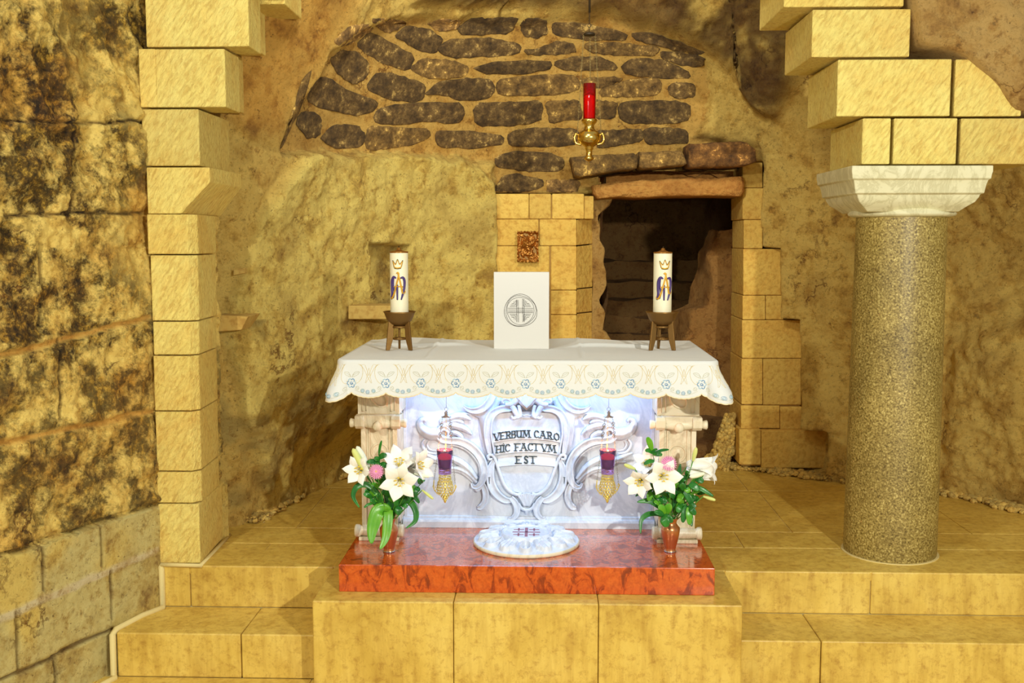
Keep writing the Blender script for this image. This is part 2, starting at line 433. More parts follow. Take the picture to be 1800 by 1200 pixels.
for a, b in zip(xs, xs[1:]):
    MB().box(a + .0015, b - .0015, YB, YS, Z1 - .3, .001).build('stone_slab', 'paving', t, smooth=False, bevel=.007)
o = MB()
for i in range(9):
    for j in range(4):
        o.box(-6 + i * 1.1 + (j % 2) * .4 + .003, -6 + (i + 1) * 1.1 + (j % 2) * .4 - .003, 2.8 + j * .6 + .003, 2.8 + (j + 1) * .6 - .003, Z1 - .04, Z1)
o = o.build('floor_lower', 'paving', smooth=False); tag(o, kind='structure')
MB().box(-6, 4.6, 2.8, 5.6, Z1 - .1, Z1 - .006).build('floor_bed', 'grout', o, smooth=False)

# ================================================================== CAVE WALL (back)
PLAN = [(-3.0, 6.45), (-2.6, 6.38), (-2.25, 6.36), (-2.0, 6.48), (-1.93, 6.8), (-1.86, 7.2), (-1.76, 7.6), (-1.55, 7.95), (-1.2, 8.15), (-.6, 8.3), (.2, 8.33),
        (.9, 8.33), (1.54, 8.3), (2.11, 7.93), (2.81, 7.52), (3.23, 7.12), (3.8, 6.3), (4.3, 5.2)]
pc = spline([(x, y, 0) for x, y in PLAN], 24)
acc = [0]
for a, b in zip(pc, pc[1:]): acc.append(acc[-1] + (b - a).length)
LEN = acc[-1]
PLAN2 = [(-3.0, 6.45), (-2.6, 6.36), (-2.3, 6.3), (-2.03, 6.38), (-1.82, 6.62), (-1.62, 7.02), (-1.38, 7.42), (-1.08, 7.78), (-.78, 8.02), (-.45, 8.2), (.2, 8.33),
        (.9, 8.33), (1.54, 8.3), (2.11, 7.93), (2.81, 7.52), (3.23, 7.12), (3.8, 6.3), (4.3, 5.2)]
pc2 = spline([(x, y, 0) for x, y in PLAN2], 24)
def plan(s, k=1.0):
    i = s * (len(pc) - 1); a = min(int(i), len(pc) - 2); f = i - a
    A = pc[a].lerp(pc2[a], k); B = pc[a + 1].lerp(pc2[a + 1], k)
    return A.lerp(B, f), Vector(((B - A).y, -(B - A).x, 0)).normalized()
def plan_old(s):
    s *= LEN; lo, hi = 0, len(acc) - 1
    while hi - lo > 1:
        m = (lo + hi) // 2
        if acc[m] <= s: lo = m
        else: hi = m
    f = (s - acc[lo]) / max(1e-9, acc[hi] - acc[lo])
    p = pc[lo].lerp(pc[hi], f); t_ = (pc[hi] - pc[lo]).normalized()
    return p, Vector((t_.y, -t_.x, 0))      # normal to the room side
VAULT = [(470, 270), (500, 215), (525, 165), (565, 105), (610, 65), (690, 40), (800, 38), (900, 42), (1000, 36), (1060, 34), (1130, 50), (1200, 85), (1245, 125), (1240, 200), (1215, 245), (1330, 262),
         (1335, 300), (1040, 330), (870, 345), (868, 280), (700, 268), (560, 262)]
LEFTROCK = [(500, 272), (700, 276), (800, 285), (862, 320), (872, 420), (862, 520), (864, 620), (840, 900), (440, 900), (380, 560), (430, 380)]
NICHE = [(612, 428), (690, 432), (700, 560), (612, 558)]
DOOR = [(1066, 850), (1070, 600), (1060, 520), (1066, 450), (1064, 390), (1082, 350), (1120, 342), (1306, 342), (1306, 600), (1300, 850)]
JAMBR = [(1290, 286), (1342, 286), (1345, 436), (1380, 438), (1381, 560), (1413, 562), (1413, 754), (1458, 757), (1458, 840), (1290, 840)]
DOORHOLE = [(1052, 860), (1052, 300), (1312, 300), (1312, 860)]
TOPROCK = [(650, -60), (700, 8), (860, 18), (1000, 22), (1080, 26), (1180, 62), (1255, 105), (1300, 150), (1340, 200), (1385, 215), (1410, 150), (1420, -60)]
ORANGE = [(380, -60), (640, -60), (560, 90), (510, 170), (470, 240), (430, 230), (380, 200)]
RMASS = [(1660, 600), (1700, 580), (1760, 560), (1850, 540), (1900, 1000), (1640, 1000)]
cPALE = lin(252, 226, 126); cOR = lin(236, 184, 88); cMORT = lin(234, 190, 100); cDARK = lin(128, 98, 46); cTAN = lin(246, 212, 116); cBROWN = lin(176, 134, 60); cGREY = lin(190, 166, 96)
def cmix(a, b, f): return tuple(a[i] * (1 - f) + b[i] * f for i in range(4))
NU, NV = 560, 330
ZT = 4.3
pts = []; cols = []; pix = []
for j in range(NV + 1):
    z = -.08 + (ZT + .08) * j / NV
    lean = .0 if z < 1.4 else .13 * (z - 1.4) ** 1.8
    for i in range(NU + 1):
        p, n = plan(i / NU, smooth01((z - .15) / .7))
        b = p + n * lean; b.z = z
        px, py = proj(b)
        jx = px + 9 * fbm((b.x, b.y, z), 5, 3); jy = py + 9 * fbm((b.x + 7, b.y, z), 5, 3)
        d = 0.0; col = cTAN
        dv = sd(jx, jy, VAULT)
        q = Vector((b.x, b.y, z))
        big = noise.fractal(q * 1.1, 1.0, 2.0, 2) * .07
        rid = (noise.ridged_multi_fractal(q * 4.2, .9, 2.1, 5, 1.0, 2.0) - 1.1) * .013
        fine = noise.fractal(q * 9, .8, 2.2, 4) * .016
        rock = big + rid + fine
        # broad side wall around the vaulted recess stands forward of it
        out = 1 - smooth01((dv + 12) / 16)
        d += out * .10
        amp = 1.0 if dv < 0 else .45
        if dv > 0: col = cMORT
        dl = sd(jx, jy, LEFTROCK)
        f = smooth01((dl + 6) / 14)
        d += .09 * f; col = cmix(col, cPALE, f)
        if f > 0: amp = max(amp, .8)
        dt = sd(jx, jy, TOPROCK); f = smooth01((dt + 8) / 20)
        d += .16 * f + f * .05 * (noise.ridged_multi_fractal(q * 6, .8, 2.1, 4, 1.0, 2.0) - 1); col = cmix(col, cDARK, f * smooth01(1.05 + 1.6 * fbm(q, 2.4, 4)))
        do = sd(jx, jy, ORANGE); f = smooth01((do + 25) / 50); col = cmix(col, cOR, f); amp *= 1 - .5 * f
        dn = sd(px, py, NICHE); f = smooth01((dn + 3) / 6); d -= .13 * f
        if dn > 0: col = cmix(cPALE, cGREY, smooth01(.3 + fbm(q, 5, 4) + (px - 640) / 60))
        # flat dressed zone left of the doorway so that the jamb stones sit proud
        if 862 < px < 1075 and 340 < py: d -= .16 * smooth01((px - 862) / 6) ; amp *= .3
        if 1296 < px < 1480 and 280 < py < 830:
            dj = sd(px, py, JAMBR); f = smooth01((dj + 3) / 5); d -= .22 * f; amp *= 1 - .6 * f
        dr = sd(jx, jy, RMASS); f = smooth01((dr + 10) / 60); d += .12 * f
        if px > 1640 and py < 600:
            f = smooth01(fbm(q, 1.8, 4) * 2 + .2); col = cmix(col, cBROWN, f * .3)
        if px < 600 and 560 < py < 900:
            f = smooth01(fbm(q, 2.5, 4) * 2.0 + .1); col = cmix(col, cGREY, f * .8)
        f = smooth01(fbm(q + Vector((9, 2, 4)), 1.6, 5) * 2.2 - .35); col = cmix(col, cBROWN, f * .4)
        d += rock * amp * (1 + .9 * smooth01((px - 1420) / 120))
        pts.append(b + n * d); cols.append(col); pix.append((px, py))
mb = MB(); mb.v = [tuple(p) for p in pts]
for j in range(NV):
    for i in range(NU):
        k = j * (NU + 1) + i
        if inpoly(*pix[k], DOORHOLE) and inpoly(*pix[k + NU + 2], DOORHOLE): continue
        mb.f.append((k, k + 1, k + NU + 2, k + NU + 1))
bvh = BVHTree.FromPolygons(mb.v, mb.f)
wall = mb.build('wall_back', 'cave', recalc=False); vcol(wall, cols); tag(wall, kind='structure')
def hit(px, py):
    loc, n, i, d = bvh.ray_cast(CAM, ray(px, py).normalized())
    return loc
# dark stones of the vault, each with its own rounded block of rock set in the mortar
ST = '''-13,577 38,415 71,311 109,278 71,402 18,518|m
195,160 250,105 330,95 345,115 270,165 225,180|l
345,75 440,78 480,90 410,130 360,105|l
285,170 345,130 420,170 500,215 495,250 470,272 400,250 330,215
435,140 475,105 560,115 615,150 590,205 520,195
560,92 620,75 690,80 670,115 600,120|l
680,110 740,72 910,70 880,130 760,135 700,138
925,100 955,70 1020,80 1025,130 990,148 935,140
1050,90 1150,90 1330,125 1325,158 1180,155 1060,140
1360,130 1440,130 1560,170 1640,205 1600,212 1500,190 1370,155
1475,203 1560,203 1640,225 1630,260 1560,255 1480,235
600,190 660,155 800,150 920,175 900,215 760,220 650,225
935,195 1000,190 1060,160 1130,175 1135,205 1040,215 950,212
1180,168 1300,168 1460,182 1450,215 1330,218 1190,205|m
180,240 220,200 280,205 330,250 320,300 270,330 215,290
495,270 540,230 640,235 715,262 700,300 570,308|m
740,265 820,245 950,235 1035,240 1030,270 930,288 790,290
1060,240 1130,222 1240,225 1300,260 1280,275 1120,275 1070,265
1320,260 1360,232 1480,235 1570,280 1580,305 1480,305 1340,290
325,345 360,285 430,290 545,330 540,380 500,397 400,385
550,370 610,320 700,308 800,312 815,350 790,388 680,390 640,370
835,320 870,305 1060,292 1135,300 1145,350 1040,372 930,370 845,372|m
1165,305 1290,300 1320,312 1240,345 1170,340|m
1235,350 1350,310 1460,310 1470,350 1450,372 1300,378 1240,375|m
1500,340 1520,322 1600,328 1600,375 1550,385 1505,372
90,390 140,305 190,310 230,350 360,395 345,430 290,450 210,435 150,420
355,455 400,412 560,405 685,402 690,470 650,485 560,470 480,485 370,485
745,430 760,402 900,400 1000,395 995,470 900,488 760,490
1020,400 1150,392 1160,462 1040,478|m
1215,392 1300,402 1290,460 1218,462|m
1310,420 1330,400 1500,395 1580,405 1575,470 1480,482 1330,478
45,480 65,440 120,440 145,465 135,530 90,540
145,540 190,490 280,490 312,530 305,568 200,578
322,540 335,495 560,505 565,540 470,570 330,586|m
600,510 720,512 850,530 848,565 720,578 602,572
880,520 960,500 1140,505 1135,565 1000,572 885,568
1225,512 1390,505 1395,550 1230,580
1405,510 1440,500 1570,505 1572,560 1420,562
830,620 870,595 1020,595 1090,625 1080,665 960,668 840,655
825,745 850,690 900,680 1010,705 1000,735 900,752
1025,705 1150,702 1145,748 1032,752|l'''
mb = MB(); scol = []
def stone(poly, tint, up=.03, N=30):
    cl = poly + poly[:1]
    P = []
    per = [math.dist(cl[i], cl[i + 1]) for i in range(len(poly))]; tot = sum(per)
    for k in range(N):
        d = tot * k / N; i = 0
        while d > per[i]: d -= per[i]; i += 1
        f = d / per[i]; P.append((cl[i][0] * (1 - f) + cl[i + 1][0] * f, cl[i][1] * (1 - f) + cl[i + 1][1] * f))
    P = [((P[k - 1][0] + 2 * P[k][0] + P[(k + 1) % N][0]) / 4, (P[k - 1][1] + 2 * P[k][1] + P[(k + 1) % N][1]) / 4) for k in range(N)]
    cx = sum(p[0] for p in P) / N; cy = sum(p[1] for p in P) / N
    P = [(x + random.uniform(-1.4, 1.4), y + random.uniform(-1.3, 1.3)) for x, y in P]
    o = len(mb.v); up *= .45; rings = [(1.10, -.05), (1.10, .003), (1.06, up * .8), (.95, up), (.5, up * 1.1)]
    for s_, h in rings:
        for x, y in P:
            q = hit(cx + (x - cx) * s_, cy + (y - cy) * s_)
            if q is None: q = aty(x, y, 8)
            hh = h + (.014 * fbm(q, 9, 3) if h > .01 else 0)
            mb.v.append(tuple(q - ray(x, y).normalized() * hh)); scol.append(tint)
    q = hit(cx, cy); mb.v.append(tuple(q - ray(cx, cy).normalized() * up * 1.2)); scol.append(tint)
    for r in range(len(rings) - 1):
        for k in range(N): mb.f.append((o + r * N + k, o + r * N + (k + 1) % N, o + (r + 1) * N + (k + 1) % N, o + (r + 1) * N + k))
    e = o + len(rings) * N
    for k in range(N): mb.f.append((e - N + k, e - N + (k + 1) % N, e))
for line in ST.split('\n'):
    tn = (1, .95, .9, 1)
    if '|' in line:
        line, k = line.split('|'); tn = {'l': (2.3, 2.1, 1.9, 1), 'm': (1.5, 1.4, 1.15, 1)}[k]
    v = random.uniform(.8, 1.15)
    stone([(500 + float(a.split(',')[0]) / 2.2225, float(a.split(',')[1]) / 2.2225) for a in line.split()], tuple(c * v for c in tn))
o = mb.build('vault_stones', 'darkstone', wall, recalc=True); vcol(o, scol)

# block helper: irregular quarry-faced block between pixel corners on a depth plane, real thickness
def rblock(mbx, pxs, Y, depth, jit=0.0):
    fr = [aty(x, y, Y) for x, y in pxs]      # order: bl, br, tr, tl as seen
    for p in fr: p.y += random.uniform(-jit, jit)
    bk = [p + Vector((0, depth, 0)) for p in fr]
    mbx.hull8(fr, bk); return mbx
# ---- left door jamb (pale dressed stones) : front face, chamfer and reveal
YJ = 8.02
jt = thing('door_jamb', 'pale dressed stone pier left of the dark doorway, carrying the small bronze plaque', 'door jamb', aty(950, 700, YJ))
def jblock(p, Y=YJ, d=.45, m='jamb', par=None, bev=.007):
    p = [(x + (-.6 if k in (0, 3) else .6), y + (.6 if k < 2 else -.6)) for k, (x, y) in enumerate(p)]
    rblock(MB(), p, Y, d, .004).build('stone_block', m, par or jt, smooth=False, bevel=bev)
def quad(x0, y0, x1, y1): return [(x0, y1), (x1, y1), (x1, y0), (x0, y0)]
for q in [(871, 341, 929, 384), (931, 341, 968, 384), (971, 341, 1026, 384), (871, 386, 946, 431), (949, 386, 1013, 431), (871, 433, 965, 800), (969, 433, 1013, 509), (969, 511, 1013, 552), (969, 554, 1013, 800)]:
    jblock(quad(*q))
# reveal stones turned towards the opening
for (y0, y1) in [(386, 431), (433, 507), (509, 550), (552, 800)]:
    a, b = aty(1014, y1, YJ), aty(1014, y0, YJ)
    c, d = aty(1041, y1 - 3, YJ + .22), aty(1041, y0 - 3, YJ + .22)
    MB().hull8([a, c, d, b], [a + Vector((0, .4, 0)), c + Vector((0, .3, 0)), d + Vector((0, .3, 0)), b + Vector((0, .4, 0))]).build('stone_block', 'jamb', jt, smooth=False, bevel=.005)
jblock(quad(1027, 345, 1043, 384), YJ + .03)
rblock(MB(), quad(873, 343, 1008, 800), YJ + .02, .4).build('mortar_joints', 'grout_tan', jt, smooth=False)
# ---- right door jamb
jr = thing('door_jamb', 'pale dressed stone quoins right of the dark doorway, down to the floor', 'door jamb', aty(1355, 818, 8.12))
for q in [(1306, 286, 1340, 329), (1306, 331, 1344, 385), (1308, 387, 1340, 436), (1307, 438, 1377, 518), (1306, 520, 1345, 561), (1347, 520, 1377, 561), (1305, 563, 1409, 629),
          (1304, 631, 1340, 710), (1342, 631, 1408, 711), (1303, 713, 1370, 752), (1372, 715, 1409, 754), (1300, 755, 1337, 816), (1339, 757, 1455, 822)]:
    jblock(quad(*q), 8.10 if q[1] < 750 else 8.04, .5, 'jamb', jr)
for q_, Y_ in (((1309, 290, 1338, 518), 8.12), ((1309, 440, 1375, 560), 8.12), ((1308, 565, 1406, 750), 8.12), ((1303, 757, 1450, 818), 8.06)):
    rblock(MB(), quad(*q_), Y_, .4).build('mortar_joints', 'grout_tan', jr, smooth=False)
# ---- lintel stones
def lump(mbx, poly, Y, d, N=26):
    cl = poly + poly[:1]; per = [math.dist(cl[i], cl[i + 1]) for i in range(len(poly))]; tot = sum(per); P = []
    for k in range(N):
        s_ = tot * k / N; i = 0
        while s_ > per[i]: s_ -= per[i]; i += 1
        f = s_ / per[i]; P.append((cl[i][0] * (1 - f) + cl[i + 1][0] * f + random.uniform(-1, 1), cl[i][1] * (1 - f) + cl[i + 1][1] * f + random.uniform(-1, 1)))
    cx = sum(p[0] for p in P) / N; cy = sum(p[1] for p in P) / N; o = len(mbx.v)
    R = [(1.0, d), (1.0, .03), (.96, .0), (.8, -.012), (.4, -.015)]
    for s_, h in R:
        for x, y in P:
            q = aty(cx + (x - cx) * s_, cy + (y - cy) * s_, Y); q.y += h + .02 * fbm(q, 8, 3) * (h < .1); mbx.v.append(tuple(q))
    q = aty(cx, cy, Y - .015); mbx.v.append(tuple(q))
    for r in range(len(R) - 1):
        for k in range(N): mbx.f.append((o + r * N + k, o + r * N + (k + 1) % N, o + (r + 1) * N + (k + 1) % N, o + (r + 1) * N + k))
    e = o + len(R) * N
    for k in range(N): mbx.f.append((e - N + k, e - N + (k + 1) % N, e))
    mbx.f.append(tuple(o + N - 1 - k for k in range(N)))
    return mbx
lt = thing('stone_lintel', 'upper dark rough stone lintel over the doorway, under the vault masonry', 'lintel', aty(1170, 290, 7.85))
def dk(o, tint): vcol(o, [tint] * len(o.data.vertices)); return o
dk(lump(MB(), [(1002, 275), (1120, 268), (1122, 295), (1012, 311)], 7.82, .6).build('stone_block', 'darkstone', lt), (1.5, 1.4, 1.1, 1))
dk(lump(MB(), [(1124, 267), (1200, 264), (1210, 290), (1124, 296)], 7.82, .6).build('stone_block', 'darkstone', lt), (2.0, 1.9, 1.6, 1))
dk(lump(MB(), [(1212, 252), (1310, 248), (1330, 262), (1332, 284), (1300, 292), (1212, 294)], 7.80, .6, 30).build('stone_block', 'darkstone', lt), (1.5, 1.1, .8, 1))
lb = thing('stone_lintel', 'lower long brown stone beam spanning the dark doorway', 'lintel', aty(1180, 345, 8.1))
lump(MB(), [(1040, 325), (1090, 318), (1200, 312), (1310, 310), (1310, 345), (1250, 343), (1150, 346), (1045, 348)], 8.02, .5, 40).build('stone_block', 'lintel', lb)
# recess behind, above the lower beam
o = MB().hull8([aty(1035, 330, 8.5), aty(1315, 330, 8.5), aty(1315, 270, 8.5), aty(1035, 270, 8.5)], [aty(1035, 330, 8.9), aty(1315, 330, 8.9), aty(1315, 270, 8.9), aty(1035, 270, 8.9)]).build('trim_1', 'lintel', smooth=False); tag(o, kind='structure')
# ---- passage behind the doorway
def passage():
    x0 = aty(1060, 600, 8.3).x; x1 = aty(1312, 600, 8.3).x
    zt = aty(1200, 335, 8.5).z
    mb = MB(); cols = []
    sec = []
    def disp(p, k=.10): return p + Vector((fbm(p, 2, 4), fbm(p + Vector((5, 0, 0)), 2, 4), fbm(p + Vector((0, 9, 0)), 2, 4))) * k
    # left wall, right wall, roof, end
    mb.grid(lambda u, v: disp(Vector((x0 - .25 * smooth01(u * 3), 8.3 + u * 3.2, -.1 + v * (zt + .3)))), 50, 40)
    mb.grid(lambda u, v: disp(Vector((x1 + .35 - .2 * u, 8.3 + u * 3.2, -.1 + v * (zt + .3)))), 50, 40)
    mb.grid(lambda u, v: disp(Vector((x0 - .4 + v * (x1 - x0 + 1), 8.45 + u * 3.2, zt + .12 - .1 * u))), 50, 30)
    mb.grid(lambda u, v: disp(Vector((x0 - .4 + u * (x1 - x0 + 1), 11.3, -.1 + v * (zt + .3)))), 40, 40)
    # rock-cut stair rising away from the door, many worn steps
    def stair(u, v):
        s_ = v * 9; k = int(s_); f = s_ - k
        y = 8.75 + .22 * k + (.22 * smooth01((f - .5) * 2.2)); z = .12 + .16 * k + .16 * smooth01(f * 2.2)
        return disp(Vector((x0 - .3 + u * (x1 - x0 + .8), y, z)), .05)
    mb.grid(stair, 40, 120)
    n1 = len(mb.v)
    # rock buttress on the right inside
    pl = [(1306, 850), (1306, 400), (1250, 408), (1238, 470), (1228, 520), (1212, 548), (1180, 552), (1175, 600), (1180, 850)]
    o = mb.build('wall_passage', 'cave', recalc=False); vcol(o, [lin(150, 112, 62)] * len(o.data.vertices)); tag(o, kind='structure')
    m2 = MB()
    def but(u, v):
        y = 400 + v * 460
        xl = {0: 1250}.get(-1, None)
        ks = [(400, 1256), (440, 1240), (500, 1230), (545, 1216), (556, 1182), (860, 1178)]
        for a, b in zip(ks, ks[1:]):
            if a[0] <= y <= b[0]: xl = a[1] + (b[1] - a[1]) * (y - a[0]) / (b[0] - a[0])
        p = aty(xl + (1330 - xl) * u, y, 8.95)
        p.y += .35 * (1 - smooth01(u * 5)) - .1 * u
        return disp(p, .07)
    m2.grid(but, 40, 80)
    o2 = m2.build('rock_buttress', 'cave', o, recalc=False); vcol(o2, [lin(190, 140, 74)] * len(o2.data.vertices))
    # threshold rubble
    m3 = MB()
    m3.grid(lambda u, v: disp(Vector((x0 - .1 + u * (x1 - x0 + .2), 8.25 + v * .6, -.02 + .16 * smooth01(v * 3))), .04), 60, 30)
    o3 = m3.build('threshold_rock', 'cave', o, recalc=False); vcol(o3, [lin(160, 118, 64)] * len(o3.data.vertices))
    m4 = MB()
    # rough rock to the left of the opening (ragged natural edge beside the jamb)
    def rag(u, v):
        y = 345 + v * 500
        xr_ = 1062 + 6 * math.sin(y / 23) + 14 * smooth01((380 - y) / 30) + 14 * noise.noise(Vector((y / 30, 3, 1)))
        if y > 585: xr_ += 6
        p = aty(1036 + (xr_ - 1036) * min(1, u * 1.6), y, 8.24)
        p.y += .0 if u < .625 else (u - .625) * 1.4
        if u < .1: p.y += .1
        return disp(p, .03)
    m4.grid(rag, 30, 80)
    o4 = m4.build('ragged_rock', 'cave', o, recalc=False); vcol(o4, [lin(205, 165, 95)] * len(o4.data.vertices))
passage()

# niche sill and small ledge stones in the rock wall at left
o = rblock(MB(), quad(612, 537, 700, 561), hit(600, 570).y - .02, .25).build('niche_sill', 'smooth', smooth=False, bevel=.006)
tag(o, 'flat stone sill in the small square niche behind the left candle', 'sill')
q = hit(415, 580)
o = rblock(MB(), [(380, 583), (424, 580), (436, 556), (380, 553)], q.y - .12, .3).build('stone_shelf', 'smooth', smooth=False, bevel=.006)
tag(o, 'short stone shelf jutting from the rock beside the left pier', 'shelf')
o = rblock(MB(), [(410, 484), (430, 480), (430, 470), (410, 474)], hit(420, 478).y - .06, .2).build('stone_peg', 'smooth', smooth=False, bevel=.004)
tag(o, 'tiny stone bracket above the short shelf beside the left pier', 'bracket')

# ================================================================== LEFT WALL
pA = aty(275, 890, 5.6); pB = atz(0, 980, pA.z)
dirL = Vector((pB.x - pA.x, pB.y - pA.y, 0)).normalized(); P0 = Vector((pA.x - .01, 5.62, 0)) - dirL * .12
nL = Vector((-dirL.y, dirL.x, 0))
if nL.x < 0: nL = -nL
def onwall(px, py, off=0):   # (s,z) on the left wall plane
    r = ray(px, py); b = P0 + nL * off
    t_ = (b - CAM).dot(nL) / r.dot(nL); p = CAM + r * t_
    return ((p - P0).dot(dirL), p.z)
ZLOW = pA.z
J = [(0, 625, 262, 555, 3, 'o'), (262, 375, 0, 378, 1.2, 'd'), (0, 782, 268, 722, 3, 'o'), (73, 430, 75, 568, 1.5, 'd'), (105, 598, 105, 738, 1.5, 'd'), (140, 215, 262, 215, 1, 'd'), (118, 385, 130, 230, 2, 'd')]
JL = [(0, 1090, 275, 966, 4, 'p'), (0, 1198, 200, 1104, 1.5, 'd'), (75, 955, 78, 1040, 1.3, 'd'), (178, 922, 180, 995, 1.3, 'd'), (30, 1078, 34, 1178, 1.3, 'd'), (195, 1005, 198, 1085, 1.3, 'd'), (98, 1155, 100, 1230, 1.3, 'd')]
def seg(js, off): return [(*onwall(a, b, off), *onwall(c, d, off), w_ * .0028, k) for a, b, c, d, w_, k in js]
J3 = seg(J, 0); JL3 = seg(JL, .03)
# extend joints beyond the frame
def ext(js): return [((s0 - (s1 - s0) * 0 if abs(s1 - s0) < .1 else s0), z0, s1, z1, w_, k) if abs(s1 - s0) < .1 else ((s0, z0, s1, z1, w_, k) if s0 < s1 else (s1, z1, s0 + (s0 - s1) * 2, z0 + (z0 - z1) * 2, w_, k)) for s0, z0, s1, z1, w_, k in js]
J3 = ext(J3); JL3 = ext(JL3)
NS, NZ = 330, 440; pts = []; cols = []
cUP = lin(248, 218, 122); cUPO = lin(222, 166, 64); cLOW = lin(214, 200, 134)
for j in range(NZ + 1):
    z = Z1 - .4 + (4.0 - Z1 + .4) * j / NZ
    for i in range(NS + 1):
        s_ = -.45 + 3.35 * (i / NS) ** 1.1
        b = P0 + dirL * s_; b.z = z; q = b.copy()
        zz = z + .01 * fbm(q, 4, 2)
        if zz > ZLOW:
            rough = noise.ridged_multi_fractal(q * 5.5, .9, 2.1, 5, 1.0, 2.0) - 1.1
            amp = .034 if z > 1.75 else .018
            d = rough * amp + .06 * noise.fractal(q * 1.6, 1, 2, 3) * (1.3 if z > 1.75 else .5) + .018 * noise.fractal(q * 10, .8, 2.1, 4)
            f = smooth01(fbm(q, 1.4, 4) * 2.0 + (.35 if z > 2 else -.1)); col = cmix(cUP, cUPO, f * .7)
            a = smooth01(.9 + (fbm(q, .9, 3)) * 1.4) * (1.0 if z > 1.2 else .9)
            col = (col[0], col[1], col[2], a)
            js = J3; d += .0
        else:
            d = .03 + .006 * fbm(q, 12, 3); col = cmix(cLOW, lin(226, 200, 110), smooth01(fbm(q, 2, 3) * 2)); col = (*col[:3], .0); js = JL3
        for (s0, z0, s1, z1, w_, k) in js:
            dd = sdist(s_ + .008 * fbm(q, 6, 2), zz + .008 * fbm(q + Vector((3, 3, 3)), 6, 2), s0, z0, s1, z1)
            f = 1 - smooth01((dd - w_) / (w_ * .9 + .004))
            if f > 0:
                if k == 'd': d -= .022 * f; col = cmix(col, lin(120, 88, 44), f * .8)
                elif k == 'o': d = d * (1 - f) + (-.01) * f; col = cmix(col, lin(222, 172, 82), f * .9); col = (*col[:3], col[3] * (1 - f))
                else: d = d * (1 - f) + .034 * f; col = cmix(col, lin(222, 208, 170), f * .9)
        if zz <= ZLOW: col = (*col[:3], 0.0)
        if ZLOW < zz < ZLOW + .02: d -= .02
        pts.append(b + nL * d); cols.append(col)
mb = MB(); mb.v = [tuple(p) for p in pts]
mb.f = [(j * (NS + 1) + i, j * (NS + 1) + i + 1, (j + 1) * (NS + 1) + i + 1, (j + 1) * (NS + 1) + i) for j in range(NZ) for i in range(NS)]
wl = mb.build('wall_left', 'rough', recalc=False); 
a = wl.data.color_attributes.new('rock', 'FLOAT_COLOR', 'POINT'); fl = []
for c in cols: fl += list(c)
a.data.foreach_set('color', fl); tag(wl, kind='structure')
# grout fillet where steps meet the wall
gp = [atz(281, 990, .004), aty(284, 1000, YS - .012), aty(286, 1064, YS - .012), atz(286, 1068, Z2 + .004), atz(250, 1082, Z2 + .004), atz(204, 1106, Z2 + .004), aty(198, 1115, Y2 - .01), aty(200, 1185, Y2 - .01), atz(202, 1192, Z1 + .004), atz(130, 1230, Z1 + .004)]
o = MB().tube(gp, .017, 8).build('trim_2', 'grout'); tag(o, kind='structure')
o = MB().tube([atz(283, 992, .004), atz(352, 994, .004), atz(404, 940, .004)], .012, 8).build('trim_3', 'grout'); tag(o, kind='structure')

# ================================================================== LEFT PIER AND CORBELS
YP = 5.6; YPB = 6.02
pr = thing('stone_pier', 'slim pale limestone pier with chamfered corner at left, stepped corbels rising from it', 'pier', (-2.0, 5.9, 0))
def zrow(y, x=300): return aty(x, y, YP).z
def pblock(yt, yb_, xl_, xr_, cham=.045, dx=0, mat='ashlar', par=pr, bev=.006, jit=.0, nm='stone_block'):
    zt_, zb_ = zrow(yt) - .0015, zrow(yb_) + .0015
    X0 = aty(xl_, (yt + yb_) / 2, YP).x; X1 = aty(xr_, (yt + yb_) / 2, YP).x
    f = YP + random.uniform(-jit, jit)
    if cham: poly = [(X0, f), (X1 - cham * .85, f), (X1, f + cham * 1.1), (X1 - .02, YPB), (X0, YPB)]
    else: poly = [(X0, f), (X1, f), (X1 - .03, YPB + .14), (X0, YPB + .14)]
    return MB().prism(poly, zb_, zt_).build(nm, mat, par, smooth=False, bevel=bev)
for yt, yb_, xl_, xr_ in [(376, 447, 259, 343), (448, 564, 266, 344), (565, 624, 269, 345), (625, 722, 271, 346), (723, 828, 274, 348), (829, 884, 276, 350)]:
    pblock(yt, yb_, xl_, xr_, jit=.003)
pblock(885, 990, 279, 351, 0)
# sloping corbel
zt_, zb_ = zrow(294), zrow(375.5)
mid = zt_ - (zt_ - zb_) * .32
x0 = aty(259, 340, YP).x; x1 = aty(318, 370, YP).x; x2 = aty(369, 300, YP).x
YPB = 6.16; x3 = aty(388, 370, YPB).x; x4 = aty(424, 310, YPB).x
fr = [Vector((x0, YP - .004, zb_)), Vector((x1, YP - .004, zb_)), Vector((x2, YP - .004, mid)), Vector((x2, YP - .004, zt_)), Vector((x0, YP - .004, zt_))]
bk = [Vector((x0, YPB, zb_)), Vector((x3, YPB, zb_)), Vector((x4, YPB, mid)), Vector((x4, YPB, zt_)), Vector((x0, YPB, zt_))]
m_ = MB(); m_.add(fr + bk, [(0, 1, 2, 3, 4), (9, 8, 7, 6, 5)] + [(i, i + 5, (i + 1) % 5 + 5, (i + 1) % 5) for i in range(5)])
m_.build('corbel', 'ashlar', pr, smooth=False, bevel=.006)
